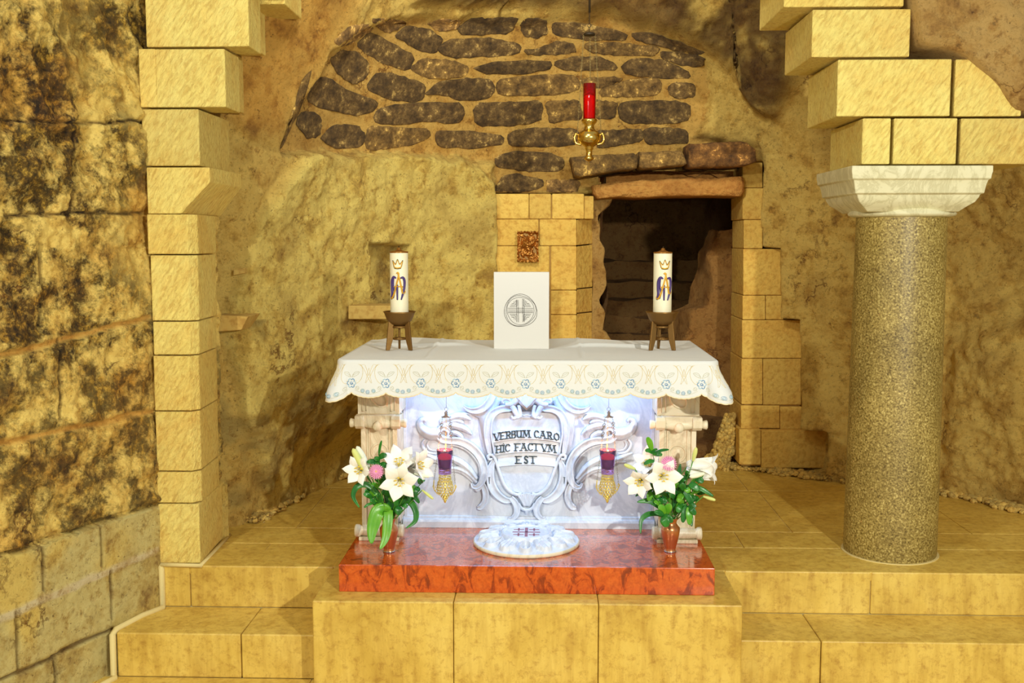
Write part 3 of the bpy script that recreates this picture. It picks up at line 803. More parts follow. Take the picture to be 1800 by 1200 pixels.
# stepped springer blocks
ar = thing('stone_arch', 'left springing of the arch, pale blocks stepping out above the slim pier', 'arch', aty(330, 293, 5.9))
def ablock(x0, y0, x1, y1, Y=YP, d=.6, mat='ashlar', par=ar, bev=.006):
    a = aty(x0, y1, Y); b = aty(x1, y0, Y)
    return MB().box(a.x + .001, b.x - .001, Y, Y + d, a.z + .0015, b.z - .0015).build('stone_block', mat, par, smooth=False, bevel=bev)
for q, d_ in [((251, 191, 349, 292), .54), ((246, 85, 273, 189), .26), ((275, 85, 395, 189), .26), ((257, -20, 436, 83), .24), ((300, -130, 480, -21), .24)]: ablock(*q, d=d_)
ablock(300, 85, 400, 189, YP + .262, .3); ablock(300, -20, 440, 83, YP + .242, .3)
ablock(436.5, -40, 500, 8, YP + .25, .4)
# ================================================================== RIGHT COLUMN, CAPITAL AND ARCH
colx = (aty(1487, 960, 5.974).x + aty(1643, 960, 5.974).x) / 2
cr = (aty(1643, 960, 5.974).x - aty(1487, 960, 5.974).x) / 2; CY = 5.734 + cr
zs = 1.925
ct = thing('stone_column', 'round speckled granite column with pale moulded marble capital', 'column', (colx, CY, 0))
shaft = [(cr * 1.0, 0), (cr * 1.012, .02), (cr * 1.01, .2)] + [(cr * (1.01 - .055 * k / 10), .2 + (zs - .2) * k / 10) for k in range(1, 11)]
MB().lathe(shaft, (colx, CY, 0), 64).build('shaft', 'granite', ct, auto=40)
MB().lathe([(cr * 1.06, 0), (cr * 1.06, .004)], (colx, CY, .001), 48).build('base_joint', 'grout', ct, smooth=False)
MB().lathe([(cr * .99, zs - .015), (cr * 1.12, zs - .006), (cr * 1.14, zs + .006), (cr * 1.04, zs + .03), (cr, zs + .05)], (colx, CY, 0), 64).build('necking_ring', 'capital', ct)
capc = (aty(1498, 293, 5.62).x + aty(1747, 288, 5.62).x) / 2; hw = (aty(1747, 288, 5.62).x - aty(1498, 293, 5.62).x) / 2; zc = 2.172
prof = [(.66, zs + .01), (.74, zs + .035), (.83, zs + .06), (.87, zs + .085), (.88, zs + .1), (.92, zs + .105), (.94, zs + .15), (.955, zs + .17), (.96, zs + .175), (.985, zs + .18), (.99, zs + .2), (1.0, zs + .215), (1.0, zc)]
mcap = MB(); vsx = []; fsx = []
for k, h in prof:
    for sx, sy in ((-1, -1), (1, -1), (1, 1), (-1, 1)):
        vsx.append((capc + sx * hw * k, CY + .0 + sy * hw * k, h))
for i in range(len(prof) - 1):
    for k in range(4): fsx.append((i * 4 + k, i * 4 + (k + 1) % 4, (i + 1) * 4 + (k + 1) % 4, (i + 1) * 4 + k))
fsx += [(3, 2, 1, 0), tuple((len(prof) - 1) * 4 + k for k in range(4))]
mcap.add(vsx, fsx); mcap.build('capital', 'capital', ct, bevel=.004, auto=25)
YA = CY - hw * .87
a2 = thing('stone_arch', 'right springing of the arch, pale blocks stepping over the marble capital', 'arch', aty(1600, 290, YA + .2))
def ab(x0, y0, x1, y1, mat='ashlar'): return ablock(x0, y0, x1, y1, YA, hw * 1.72, mat, a2)
for q in [(1514, 207, 1567, 289), (1569, 207, 1684, 289), (1686, 207, 1830, 289), (1470, 103, 1674, 205), (1676, 103, 1800, 205), (1426, 15, 1602, 101), (1377, -75, 1592, 13), (1320, -160, 1560, -77)]: ab(*q)
# rough rock lying against the arch, upper right
def rock_lump(name, outline, Y, depth, colr, kind='structure', bulge=.1, seedv=0.0):
    # polar fill of the outline with real relief and thickness
    N = 120; cl = outline + outline[:1]; per = [math.dist(cl[i], cl[i + 1]) for i in range(len(outline))]; tot = sum(per); P = []
    for k in range(N):
        s_ = tot * k / N; i = 0
        while s_ > per[i]: s_ -= per[i]; i += 1
        f = s_ / per[i]; P.append((cl[i][0] * (1 - f) + cl[i + 1][0] * f, cl[i][1] * (1 - f) + cl[i + 1][1] * f))
    cx = sum(p[0] for p in P) / N; cy = sum(p[1] for p in P) / N
    mb = MB(); R = 50
    for r in range(R + 1):
        t_ = 1 - r / R
        for x, y in P:
            p = aty(cx + (x - cx) * t_, cy + (y - cy) * t_, Y)
            q = p + Vector((seedv, 0, 0))
            h = bulge * math.sqrt(max(0, 1 - t_ ** 6)) + .05 * (noise.ridged_multi_fractal(q * 3, .9, 2.1, 5, 1, 2) - 1) + .03 * fbm(q, 5, 4)
            if r == 0: h = -depth
            elif r == 1: h = -.04
            p.y -= h; mb.v.append(tuple(p))
    for r in range(R):
        for k in range(N): mb.f.append((r * N + k, r * N + (k + 1) % N, (r + 1) * N + (k + 1) % N, (r + 1) * N + k))
    o = mb.build(name, 'cave', recalc=True); vcol(o, [colr] * len(mb.v))
    return tag(o, kind=kind)
rock_lump('wall_right', [(1588, -40), (1594, 20), (1602, 60), (1606, 84), (1625, 88), (1660, 92), (1690, 104), (1712, 124), (1735, 142), (1752, 160), (1764, 180), (1778, 202), (1800, 206), (1960, 206), (1960, -260), (1560, -260)], YA + .02, .5, lin(224, 184, 112), bulge=.10)

# ================================================================== ALTAR
AX = -.097; ZP = .143
pl = MB().box(aty(595, 992, 5.187).x, aty(1257, 997, 5.187).x, 5.187, 6.6, .001, ZP).build('marble_slab', 'red', smooth=False, bevel=.004)
tag(pl, 'polished red marble slab the white altar stands on', 'slab')
al = thing('altar', 'white carved marble altar with shield relief and Latin inscription', 'altar', (AX, 5.9, ZP))
YF = 5.92; ZM = 1.16
xi = .74
# panel with base moulding and raised border
p = MB(); p.box(AX - xi - .03, AX + xi + .03, YF, YF + .1, ZP, ZM - .06); p.build('front_panel', 'white_marble', al, smooth=False)
b = MB().prismx([(YF, ZP), (YF - .035, ZP), (YF - .035, ZP + .035), (YF - .028, ZP + .048), (YF - .012, ZP + .05), (YF - .012, ZP + .062), (YF, ZP + .066)], AX - xi + .02, AX + xi - .02); b.build('base_moulding', 'white_marble', al, smooth=False, bevel=.002)
for sx in (-1, 1):
    m_ = MB(); xx = AX + sx * (xi - .035)
    m_.box(xx - .01, xx + .01, YF - .012, YF + .02, ZP + .06, ZM - .06); m_.box(xx + sx * .022 - .006, xx + sx * .022 + .006, YF - .02, YF + .02, ZP, ZM - .06)
    m_.build('border_fillet', 'white_marble', al, smooth=False, bevel=.003)
MB().box(AX - .86, AX + .86, YF + .1, 6.3, ZP, ZM - .06).build('altar_core', 'cream_marble', al, smooth=False)
# mensa slab
MB().box(AX - .955, AX + .955, 5.33, 6.36, ZM - .06, ZM + .012).build('mensa', 'cream_marble', al, smooth=False, bevel=.006)
# ---- pilasters
def P(px, py, Y): return aty(px, py, Y)
def pilaster(sx):
    m_ = MB(); YPf = 5.66
    z_ = lambda y: aty(660, y, YPf).z
    xo, xin = AX + sx * .93, AX + sx * .70
    lo, hi = min(xo, xin), max(xo, xin)
    # upper block with inset panel frames and oval boss
    m_.box(lo, hi, YPf, YF + .12, z_(728), ZM - .06)
    par = m_.build('pilaster', 'cream_marble', al, smooth=False, bevel=.004)
    cx = (lo + hi) / 2
    d = MB(); d.torus((cx, YPf - .002, z_(700)), .036, .007, 24, 8, (0, 1, 0), 1.5)
    for k in (-1, 1):
        for q in (-.011, .011): d.box(cx + k * .078 + q - .002, cx + k * .078 + q + .002, YPf - .006, YPf + .004, z_(722), z_(695))
        d.box(cx + k * .078 - .013, cx + k * .078 + .013, YPf - .006, YPf + .004, z_(722) - .003, z_(722) + .001)
    d.build('oval_boss', 'cream_marble', par)
    # swag: hanging half round between two rolls
    s_ = MB(); pts_ = [(cx + .095 * math.cos(a), 0, z_(727) - .062 * math.sin(a)) for a in [math.pi * k / 20 for k in range(21)]]
    s_.prismy([(x, z) for x, _, z in pts_][::-1], YPf - .045, YPf + .02)
    s_.build('swag', 'cream_marble', par, smooth=False, bevel=.006)
    s_ = MB(); s_.lathe([(.0, -.155), (.02, -.155), (.026, -.15), (.024, -.14), (.018, -.12), (.022, -.08), (.03, -.03), (.032, 0), (.03, .03), (.022, .08), (.018, .12), (.024, .14), (.026, .15), (.02, .155), (0, .155)], (cx, YPf - .02, z_(742)), 20, 'x')
    s_.ball((cx, YPf - .045, z_(746)), .028, 14, 8, (1, .8, 1))
    s_.build('roll', 'cream_marble', par)
    for k in (-1, 1):
        s_ = MB(); x_ = cx + k * .098
        prof_ = [(YPf - .05, z_(728)), (YPf - .06, z_(734)), (YPf - .055, z_(746)), (YPf - .03, z_(752)), (YPf, z_(749)), (YPf + .02, z_(740)), (YPf + .02, z_(728))]
        s_.prismx(prof_, x_ - .026, x_ + .026); s_.build('strap', 'cream_marble', par, smooth=False, bevel=.005)
    # shaft, slightly tapering downwards, with sunk panel and disc
    sh = MB(); t0, t1 = z_(738), ZP + .07
    sh.prismy([(cx - .1, t1), (cx + .1, t1), (cx + .1, t0), (cx - .1, t0)], YPf + .02, YF + .12)
    sh.build('shaft', 'cream_marble', par, smooth=False, bevel=.004)
    e = MB()
    for k in (-1, 1): e.box(cx + k * .087 - .013, cx + k * .087 + .013, YPf + .004, YPf + .03, t1, t0 - .03)
    for k in (-1, 1): e.box(cx + k * .055 - .004, cx + k * .055 + .004, YPf + .012, YPf + .03, z_(835), t0 - .05)
    e.torus((cx, YPf + .02, z_(795)), .046, .006, 24, 8); e.ball((cx, YPf + .022, z_(795)), .03, 14, 8, (1, .3, 1))
    e.prismy([(cx - .055, z_(840)), (cx + .055, z_(840)), (cx + .07, z_(828)), (cx - .07, z_(828))], YPf + .005, YPf + .03)
    e.build('sunk_panel', 'cream_marble', par, smooth=True, auto=30, bevel=.002)
    # foot: rolled scroll
    f_ = MB(); zf = ZP + .045
    f_.box(cx - .11, cx + .11, YPf - .05, YF, ZP, ZP + .02)
    f_.lathe([(0, -.135), (.03, -.135), (.036, -.128), (.034, -.11), (.026, -.1), (.03, -.06), (.03, .06), (.026, .1), (.034, .11), (.036, .128), (.03, .135), (0, .135)], (cx, YPf - .02, zf + .005), 20, 'x')
    f_.prismx([(YPf - .02, ZP + .01), (YPf + .06, ZP + .01), (YPf + .06, ZP + .12), (YPf + .02, ZP + .1), (YPf, ZP + .07)], cx - .1, cx + .1)
    f_.build('foot_scroll', 'cream_marble', par, smooth=True, auto=40, bevel=.003)
pilaster(-1); pilaster(1)
# ---- relief
CX = 926.0
YR = YF - .006
def rp(px, py, off=0): return aty(px, py, YR - off)
def mir(L): return [(2 * CX - x, y, *r) for x, y, *r in L]
S = 5.92 / 1850
def rtube(mb, pts, rad, flat=.75, off=.0, per=7, n=12):
    pp = spline([rp(x, y, off) for x, y in pts], per)
    r = [k * S for k in interp(rad, len(pp))]
    mb.tube(pp, r, n, flat=flat, nrm=(0, 1, 0))
GR = [(-1, -.6), (-1.02, .35), (-.9, .7), (-.7, .78), (-.52, .62), (-.3, .36), (0, .3), (.3, .36), (.52, .62), (.7, .78), (.9, .7), (1.02, .35), (1, -.6)]
RG = [(-1, -.6), (-1, .15), (-.7, .42), (-.3, .72), (0, .95), (.3, .72), (.7, .42), (1, .15), (1, -.6)]
def rband(mb, pts, rad, off=.0, per=7, prof=GR, k_=1.0):
    pp = spline([rp(x, y, off) for x, y in pts], per)
    mb.band(pp, [k * S * k_ for k in interp(rad, len(pp))], prof)
def rplate(mb, poly, off, thick):
    mb.prismy([(rp(x, y).x, rp(x, y).z) for x, y in poly][::-1], YR - off, YR + thick)
INN = [(926, 722), (905, 722), (890, 723), (877, 725), (868, 733), (863, 747), (862.5, 762), (865, 779), (869, 797), (875, 818), (882, 840), (891, 857), (904, 866), (916, 867), (926, 864)]
inner = INN + [(2 * CX - x, y) for x, y in INN[::-1][1:-1]]
for sgn in (0, 1):
    fx = (lambda L: L) if sgn == 0 else (lambda L: [(2 * CX - x, y) for x, y in L])
    m_ = MB()
    rplate(m_, fx([(866, 696), (856, 714), (842, 722), (826, 726), (842, 734), (845, 757), (849, 788), (856, 802), (864, 800), (862, 740), (880, 706)])[::(1 if sgn == 0 else -1)], .010, .0)
    # upper frame band of the shield
    rband(m_, fx([(908, 714), (894, 717), (880, 719), (866, 726), (858, 740), (856, 758), (858, 778), (861, 797)]), [5, 6, 6, 6, 6, 5.5, 5, 3.5], 0.012, 7, GR, 1.1)
    rtube(m_, fx([(896, 722), (880, 724), (869, 732), (864.5, 745), (863.5, 762), (866, 780), (870, 799)]), [1.8, 2, 2, 2, 2, 1.6, 1.2], 1.2, .03)
    # shoulder swoop
    rband(m_, fx([(866, 694), (860, 706), (850, 716), (838, 721), (824, 720), (814, 713)]), [6, 6, 5.5, 5, 3.5, 1], 0.008, 7, GR, 1.25)
    rtube(m_, fx([(880, 700), (868, 706), (858, 716), (850, 728), (847, 745), (847, 765), (851, 786)]), [5, 7, 7, 6, 5, 4, 3], .45, .0)
    # lower inner band with curl
    rtube(m_, fx([(866, 806), (860, 807), (858, 802), (862, 799), (868, 802), (873, 814), (879, 832), (886, 850), (895, 862), (908, 869), (917, 866)]), [2, 2.6, 3, 3, 3, 3, 3, 3.4, 3.6, 3, 2], 1.0, .014)
    # outer lower band
    rband(m_, fx([(868, 808), (863, 822), (862, 840), (866, 856), (875, 869), (888, 878), (898, 878), (903, 873)]), [3, 6, 7, 7.5, 7, 6, 4, 2.5], 0.008, 7, GR, 1.1)
    rband(m_, fx([(898, 874), (905, 882), (909, 893), (907, 904), (900, 911), (893, 910)]), [4, 5, 5, 4.5, 3.5, 2], 0.012, 7, GR, 1.2)
    m_.build('shield_frame', 'white_marble', al)
    # C-scroll arm
    m_ = MB()
    rband(m_, fx([(829, 849), (832, 855), (839, 855), (846, 848), (850, 836), (851, 822), (846, 806), (836, 792), (822, 781), (806, 775), (790, 774), (778, 772), (771, 764), (773, 755), (781, 752), (789, 757), (789, 765), (783, 769), (778, 765)]),
          [1.5, 3, 4, 5, 6, 6.5, 6.5, 6.5, 6.5, 6, 5.5, 5.5, 5, 4.5, 4, 3.5, 3, 2.4, 1.8], 0.014, 7, GR, 1.15)
    rtube(m_, fx([(843, 836), (843, 822), (837, 809), (827, 797), (814, 788), (798, 783), (786, 784)]), [1.2, 1.6, 1.8, 1.8, 1.8, 1.6, .8], 1.1, .018)
    rband(m_, fx([(848, 850), (853, 862), (854, 874), (851, 884), (845, 891), (839, 892)]), [4, 5, 5, 4.6, 4.8, 2], 0.008, 7, GR, 1.2)
    rtube(m_, fx([(846, 855), (839, 862), (833, 856)]), [3, 3, 1.5], .85, .016)
    m_.build('scroll_arm', 'white_marble', al)
    # leaves
    m_ = MB()
    rband(m_, fx([(772, 762), (758, 762), (746, 757), (739, 748), (739, 740), (745, 737), (749, 741)]), [8, 8.5, 7, 5, 3.5, 3, 1.4], 0.008, 7, RG, 1.35)
    rband(m_, fx([(774, 742), (790, 735), (806, 731), (818, 733), (828, 738)]), [3, 4.5, 5, 4, .8], 0.008, 7, RG, 1.35)
    rband(m_, fx([(788, 743), (800, 739), (810, 741), (815, 744)]), [2, 3.4, 3, .8], 0.008, 7, RG, 1.35)
    rband(m_, fx([(772, 752), (786, 747), (802, 748), (818, 754), (830, 764)]), [3, 4.5, 5, 4, .8], 0.008, 7, RG, 1.35)
    rband(m_, fx([(790, 762), (800, 760), (810, 766), (814, 772)]), [2.5, 3.6, 3, .8], 0.008, 7, RG, 1.35)
    rtube(m_, fx([(800, 728), (814, 726), (828, 728)]), [1, 2, .6], .9, .006)
    rtube(m_, fx([(748, 772), (743, 779), (745, 788), (753, 795), (766, 797)]), [1.5, 2.5, 2.8, 2.4, 1], .9, .01)
    rtube(m_, fx([(754, 775), (751, 782), (756, 790), (768, 792)]), [1, 1.6, 1.6, .8], .9, .01)
    rband(m_, fx([(740, 796), (752, 800), (764, 806), (778, 808), (792, 806), (808, 812), (824, 824), (838, 842)]), [1.5, 3.2, 4, 4, 4.5, 5, 4.5, 2.5], 0.008, 7, RG, 1.35)
    rband(m_, fx([(752, 812), (766, 811), (778, 816), (790, 822), (806, 824), (822, 832), (838, 848)]), [1, 2.4, 3, 3, 3.6, 3.4, 2], 0.008, 7, RG, 1.35)
    rband(m_, fx([(776, 836), (790, 828), (806, 828), (820, 836), (832, 848)]), [1, 2, 2.4, 2.2, 1], 0.004, 7, RG, 1.35)
    m_.build('acanthus_leaves', 'white_marble', al)
    m_ = MB()
    rtube(m_, fx([(886, 709), (883, 705), (886, 701), (893, 701), (897, 705), (893, 709)]), [1.5, 2.5, 3, 3, 2.6, 1.5], 1, .034)
    rtube(m_, fx([(888, 710), (898, 710), (908, 703), (917, 697), (926, 694)]), [3, 5.5, 6.5, 7, 7], .9, .03)
    rtube(m_, fx([(900, 713), (905, 722), (909, 731), (903, 735), (899, 731)]), [5, 5, 4, 3, 1.5], .9, .03)
    rtube(m_, fx([(912, 712), (914, 722), (914, 731), (909, 735)]), [3, 3.2, 3.4, 2], .9, .034)
    m_.build('shell_scroll', 'white_marble', al)
    # small iron pin
    m_ = MB(); x_ = 860 if sgn == 0 else 992
    m_.tube([rp(x_, 850, .02), rp(x_, 840, .02)], .002, 8); m_.tube([rp(x_ - 1.8, 839, .02), rp(x_ + 1.8, 839, .02)], .0018, 8)
    m_.build('iron_pin', 'iron', al)
# shell centre with ribs
m_ = MB()
for k in range(-4, 5):
    a = k * .2
    rtube(m_, [(926 + k * 1.2, 717 - abs(k) * 1.2), (926 + k * 2.6, 706 - abs(k) * .6), (926 + k * 4.2, 694 + abs(k) * .8)], [1, 2.2, 3], 1, .05)
rplate(m_, [(905, 694), (947, 694), (938, 708), (926, 719), (914, 708)], .045, .0)
rtube(m_, [(916, 728), (921, 730), (926, 729), (931, 730), (936, 728)], [.8, 1.2, 1.2, 1.2, .8], 1, .022)
m_.build('shell', 'white_marble', al)
m_ = MB()
for k in range(-4, 5):
    rtube(m_, [(926 + k * 1.0, 889), (926 + k * 2.6, 876 - 0), (926 + k * 3.8, 866 + abs(k) * .8)], [1.2, 2.4, 2.6], .8, .02)
rtube(m_, [(912, 884), (917, 893), (926, 896), (935, 893), (940, 884)], [2, 3, 3.4, 3, 2], .8, .016)
rtube(m_, [(926, 896), (926, 901), (926, 904)], [4, 3, 1], .8, .016)
m_.build('lower_shell', 'white_marble', al)
# recessed field plate
m_ = MB(); rplate(m_, [(866, 735), (880, 726), (926, 722), (972, 726), (986, 735), (989, 762), (985, 800), (970, 840), (955, 862), (926, 868), (897, 862), (882, 840), (867, 800), (863, 762)], .006, .0)
m_.build('shield_field', 'white_marble', al, smooth=False)
# inscription bands
def arc(px, top, sag, xc=926, half=62): return top + sag * ((px - xc) / half) ** 2
def band(x0, x1, top, h, sag, off0, off1):
    vs_ = []; N = 24
    for k in range(N + 1):
        x = x0 + (x1 - x0) * k / N; y = arc(x, top, sag)
        vs_ += [tuple(rp(x, y, off0)), tuple(rp(x, y + h, off1)), tuple(rp(x, y + h, -.002)), tuple(rp(x, y, -.002))]
    fs_ = [(0, 1, 2, 3), (4 * N + 3, 4 * N + 2, 4 * N + 1, 4 * N)]
    for k in range(N):
        for q in range(4): fs_.append((4 * k + q, 4 * k + 4 + q, 4 * k + 4 + (q + 1) % 4, 4 * k + (q + 1) % 4))
    mb = MB(); mb.add(vs_, fs_); return mb.build('text_band', 'white_marble', al, smooth=False, bevel=.001)
B1 = band(866, 986, 752.5, 19, 7, .012, .026)
B2 = band(869, 983, 775.5, 19, 7, .012, .026)
B3 = band(875, 977, 798, 19, 5, .012, .022)
GL = {'V': (1, [[(0, 1), (.5, 0)], [(.5, 0), (1, 1)]]), 'E': (.75, [[(.1, 0), (.1, 1)], [(.1, 1), (.9, 1)], [(.1, .52), (.75, .52)], [(.1, 0), (.9, 0)]]),
      'R': (.8, [[(.1, 0), (.1, 1)], [(.1, 1), (.6, 1), (.85, .85), (.85, .65), (.6, .5), (.1, .5)], [(.45, .5), (.95, 0)]]),
      'B': (.78, [[(.1, 0), (.1, 1)], [(.1, 1), (.6, 1), (.82, .86), (.8, .64), (.6, .53), (.1, .53)], [(.6, .53), (.9, .4), (.9, .14), (.6, 0), (.1, 0)]]),
      'U': (.95, [[(.1, 1), (.1, .3), (.3, .03), (.6, .03), (.85, .3)], [(.85, 1), (.85, 0)]]),
      'M': (1.15, [[(.0, 0), (.14, 1)], [(.14, 1), (.5, .15)], [(.5, .15), (.86, 1)], [(.86, 1), (1, 0)]]),
      'C': (.85, [[(.95, .82), (.7, 1), (.4, 1), (.12, .75), (.08, .4), (.25, .1), (.55, 0), (.95, .15)]]),
      'A': (.95, [[(0, 0), (.5, 1)], [(.5, 1), (1, 0)], [(.22, .35), (.78, .35)]]),
      'O': (.95, [[(.5, 1), (.15, .82), (.03, .5), (.15, .16), (.5, 0), (.85, .16), (.97, .5), (.85, .82), (.5, 1)]]),
      'H': (.9, [[(.1, 0), (.1, 1)], [(.9, 0), (.9, 1)], [(.1, .5), (.9, .5)]]), 'I': (.3, [[(.5, 0), (.5, 1)]]),
      'F': (.72, [[(.1, 0), (.1, 1)], [(.1, 1), (.95, 1)], [(.1, .52), (.75, .52)]]), 'T': (.85, [[(.5, 0), (.5, 1)], [(0, 1), (1, 1)]]),
      'S': (.7, [[(.9, .85), (.65, 1), (.3, .98), (.12, .78), (.3, .56), (.7, .44), (.88, .22), (.7, .02), (.35, 0), (.08, .15)]])}
def letter(ch, x, y, w_, h, slope, par):
    ins = MB()
    wd, st = GL[ch]
    def T(u, v):
        return rp(x + u * w_ + (0), y - v * h + slope * (u * w_), .029 - .008 * v)
    for s_ in st:
        for a, b in zip(s_, s_[1:]):
            pa, pb = T(*a), T(*b); d = (pb - pa).normalized(); k = .0034
            thin = .5 if (abs(d.x) > .8 or (ch in 'VAM' and d.z * d.x > 0)) and ch not in 'S' else 1.0
            nn = Vector((-d.z, 0, d.x)) * k * thin; pa = pa - d * k * .6; pb = pb + d * k * .6
            ins.hull8([pa - nn, pb - nn, pb + nn, pa + nn], [q + Vector((0, .009, 0)) for q in (pa - nn, pb - nn, pb + nn, pa + nn)])
        for e in (s_[0], s_[-1]):
            if e[1] in (0, 1) and ch not in 'CSOUB' or ch == 'U' and e[1] == 1:
                q = T(*e); ins.hull8([q + Vector((-.010, 0, -.0018)), q + Vector((.010, 0, -.0018)), q + Vector((.010, 0, .0018)), q + Vector((-.010, 0, .0018))],
                                     [q + Vector((x_, .009, z_)) for x_, z_ in ((-.010, -.0018), (.010, -.0018), (.010, .0018), (-.010, .0018))])
    if ch == 'I': ins.ball(rp(x + w_ / 2, y - h - 3, .022), .003, 8, 6)
    ins.build('letter', 'letter', par, smooth=False)
def word(par, chs, xs, base, sag, h, w0):
    for ch, x in zip(chs, xs):
        x = 926 + (x - 926) * .955; wd = GL[ch][0] * w0 * .97; xc = x + wd / 2
        y = arc(xc, base, sag); sl = 2 * sag * (xc - 926) / 62 ** 2
        letter(ch, x, y - sl * wd / 2, wd, h, sl, par)
word(B1, 'VERBUMCARO', [865.5, 877.5, 888.5, 898, 907.5, 919.5, 939.5, 950.5, 964.5, 976], 768.5, 7, 12, 10)
word(B2, 'HICFACTVM', [869.5, 881.5, 886, 904.5, 915, 928, 938.5, 953, 966], 791.5, 6, 12, 10.5)
word(B3, 'EST', [906.5, 921, 932.5], 814, 4, 12, 10.5)
# LED strip under the mensa edge, lighting the carved front
def led():
    t_ = thing('light_strip', 'cool white light strip hidden under the altar table edge behind the cloth', 'light strip', (AX, 5.70, ZM - .07))
    MB().box(AX - .66, AX + .66, 5.68, 5.72, ZM - .078, ZM - .06).build('housing', 'steel', t_, smooth=False)
    MB().box(AX - .65, AX + .65, 5.685, 5.715, ZM - .082, ZM - .0785).build('diffuser', 'led', t_, smooth=False)
    l = bpy.data.lights.new('strip_light', 'AREA'); l.shape = 'RECTANGLE'; l.size = 1.3; l.size_y = .03; l.energy = 6.8; l.color = (.27, .56, 1.0); l.spread = math.radians(170)
    o = bpy.data.objects.new('strip_light', l); C.objects.link(o); o.location = (AX, 5.70, ZM - .086)
    o.rotation_euler = Vector((0, -.25, 1)).to_track_quat('Z', 'Y').to_euler(); 
led()

# ================================================================== TABLECLOTH
ZC = ZM + .018
cx0, cx1, cy0, cy1 = AX - .962, AX + .962, 5.318, 6.37
PER = 62 * 5.30 / 1850
rc = .05
def rim(s):
    """perimeter: s metres measured from the front centre, positive to the right; returns (point, outward normal)"""
    hx = (cx1 - cx0) / 2 - rc; sg = 1 if s >= 0 else -1; a = abs(s)
    mx = (cx0 + cx1) / 2
    CA = .16           # cloth arc length used up by the corner fan
    if a <= hx: return Vector((mx + sg * a, cy0, 0)), Vector((0, -1, 0)), 0
    if a <= hx + CA:
        th = (a - hx) / CA * math.pi / 2
        n = Vector((sg * math.sin(th), -math.cos(th), 0)); f = math.sin((a - hx) / CA * math.pi)
        return Vector((mx + sg * hx, cy0 + rc, 0)) + n * rc, n, f
    return Vector((mx + sg * (hx + rc), cy0 + rc + (a - hx - CA), 0)), Vector((sg, 0, 0)), 0
SMAX = (cx1 - cx0) / 2 - rc + .16 + (cy1 - cy0 - rc)
HEM = .183
def hemlen(s):
    u = (s - HEMOFF) / PER; f = u - math.floor(u)
    big = .026 * (math.sin(math.pi * f)) ** .6
    small = .0022 * abs(math.sin(math.pi * f * 7))
    return HEM - .012 + big + small
HEMOFF = aty(924, 690, 5.3).x - (cx0 + cx1) / 2
def cloth(s, v):      # v metres below the table edge
    p, n, cf = rim(s)
    r = .014
    if v < r * 1.57:
        a = v / r; o = r * math.sin(a); z = -(r - r * math.cos(a))
    else: o = r; z = -r - (v - r * 1.57)
    k = smooth01((v - .02) / .16)
    o += k * (.012 + .012 * math.sin(s * 7.3 + 1) + .006 * math.sin(s * 17 + 2)) + cf * k * .07
    side = abs(s) > (cx1 - cx0) / 2 - rc + .16
    if side: o += k * .02
    q = p + n * o; q.z = ZC + z + (-.022 * cf * k)
    return q
mb = MB()
NSx, NVx = 900, 26
def cg(u, v):
    s = -SMAX + 2 * SMAX * u; return cloth(s, hemlen(s) * v)
mb.grid(cg, NSx, NVx)
cl = mb.build('altar_cloth', 'cloth', recalc=False, solid=.0015, origin=(AX, cy0, ZC))
tag(cl, 'white embroidered cloth with scalloped hem covering the altar top', 'altar cloth')
def topz(x, y):
    e = min(x - cx0, cx1 - x, y - cy0, cy1 - y)
    k = smooth01(e / .12)
    fold = .022 * math.exp(-((y - 5.92 - .12 * (x - .05)) / .02) ** 2) * smooth01((x - .05) * 5) * smooth01((.75 - x) * 5)
    fold += .020 * math.exp(-((y - 6.02 + .1 * (x + .9)) / .022) ** 2) * smooth01((-.35 - x) * 5)
    bk = .02 * smooth01((y - 6.0) / .35) * (1 + math.sin(x * 6.5 + .5)) * .7
    crease = .006 * (math.exp(-((x - .19) / .01) ** 2) + math.exp(-((x + .62) / .01) ** 2))
    return ZC + k * (fold + bk + .006 * math.sin(x * 9 + 2 * y) * math.sin(y * 14)) + crease * k
mt = MB(); NX, NY = 240, 120
def tg(u, v):
    x = cx0 + (cx1 - cx0) * u; y = cy0 + (cy1 - cy0) * v
    # round the front corners
    if y < cy0 + rc:
        d = cy0 + rc - y; lim = rc - math.sqrt(max(0, rc * rc - d * d))
        x = max(cx0 + lim, min(cx1 - lim, x))
    return (x, y, topz(x, y))
mt.grid(tg, NX, NY); mt.build('cloth_top', 'cloth', cl, recalc=False, solid=.0015)
# hem binding
hb = MB(); hb.tube([cloth(s, hemlen(s)) + rim(s)[1] * .001 for s in [-SMAX + 2 * SMAX * k / 1400 for k in range(1401)]], .003, 6); hb.build('hem_binding', 'hem', cl)
# embroidery
TH = ['gold_thread', 'sand_thread', 'blue_thread', 'pale_blue_thread', 'teal_thread']
mot = {'mb': MB(), 'fm': []}
def flush(nm):
    if mot['mb'].v:
        o = mot['mb'].build(nm, TH[0], cl, recalc=False)
        for t_ in TH[1:]: o.data.materials.append(M[t_])
        o.data.polygons.foreach_set('material_index', mot['fm'])
    mot['mb'] = MB(); mot['fm'] = []
def stitch(kind, s0, pts2, wd=.0016, k=None):
    if k: pts2 = [(a * k[0], (b - .08) * k[1] + k[2]) for a, b in pts2]   # pts2 in metres (ds, v)
    pp = spline([(a, b, 0) for a, b in pts2], 5)
    out = []
    for p in pp:
        s = s0 + p.x; out.append(cloth(s, p.y) + rim(s)[1] * .0018)
    if len(out) > 1:
        n0 = len(mot['mb'].f); mot['mb'].tube(out, wd * .42, 5); mot['fm'] += [TH.index(kind)] * (len(mot['mb'].f) - n0)
px_ = PER / 62
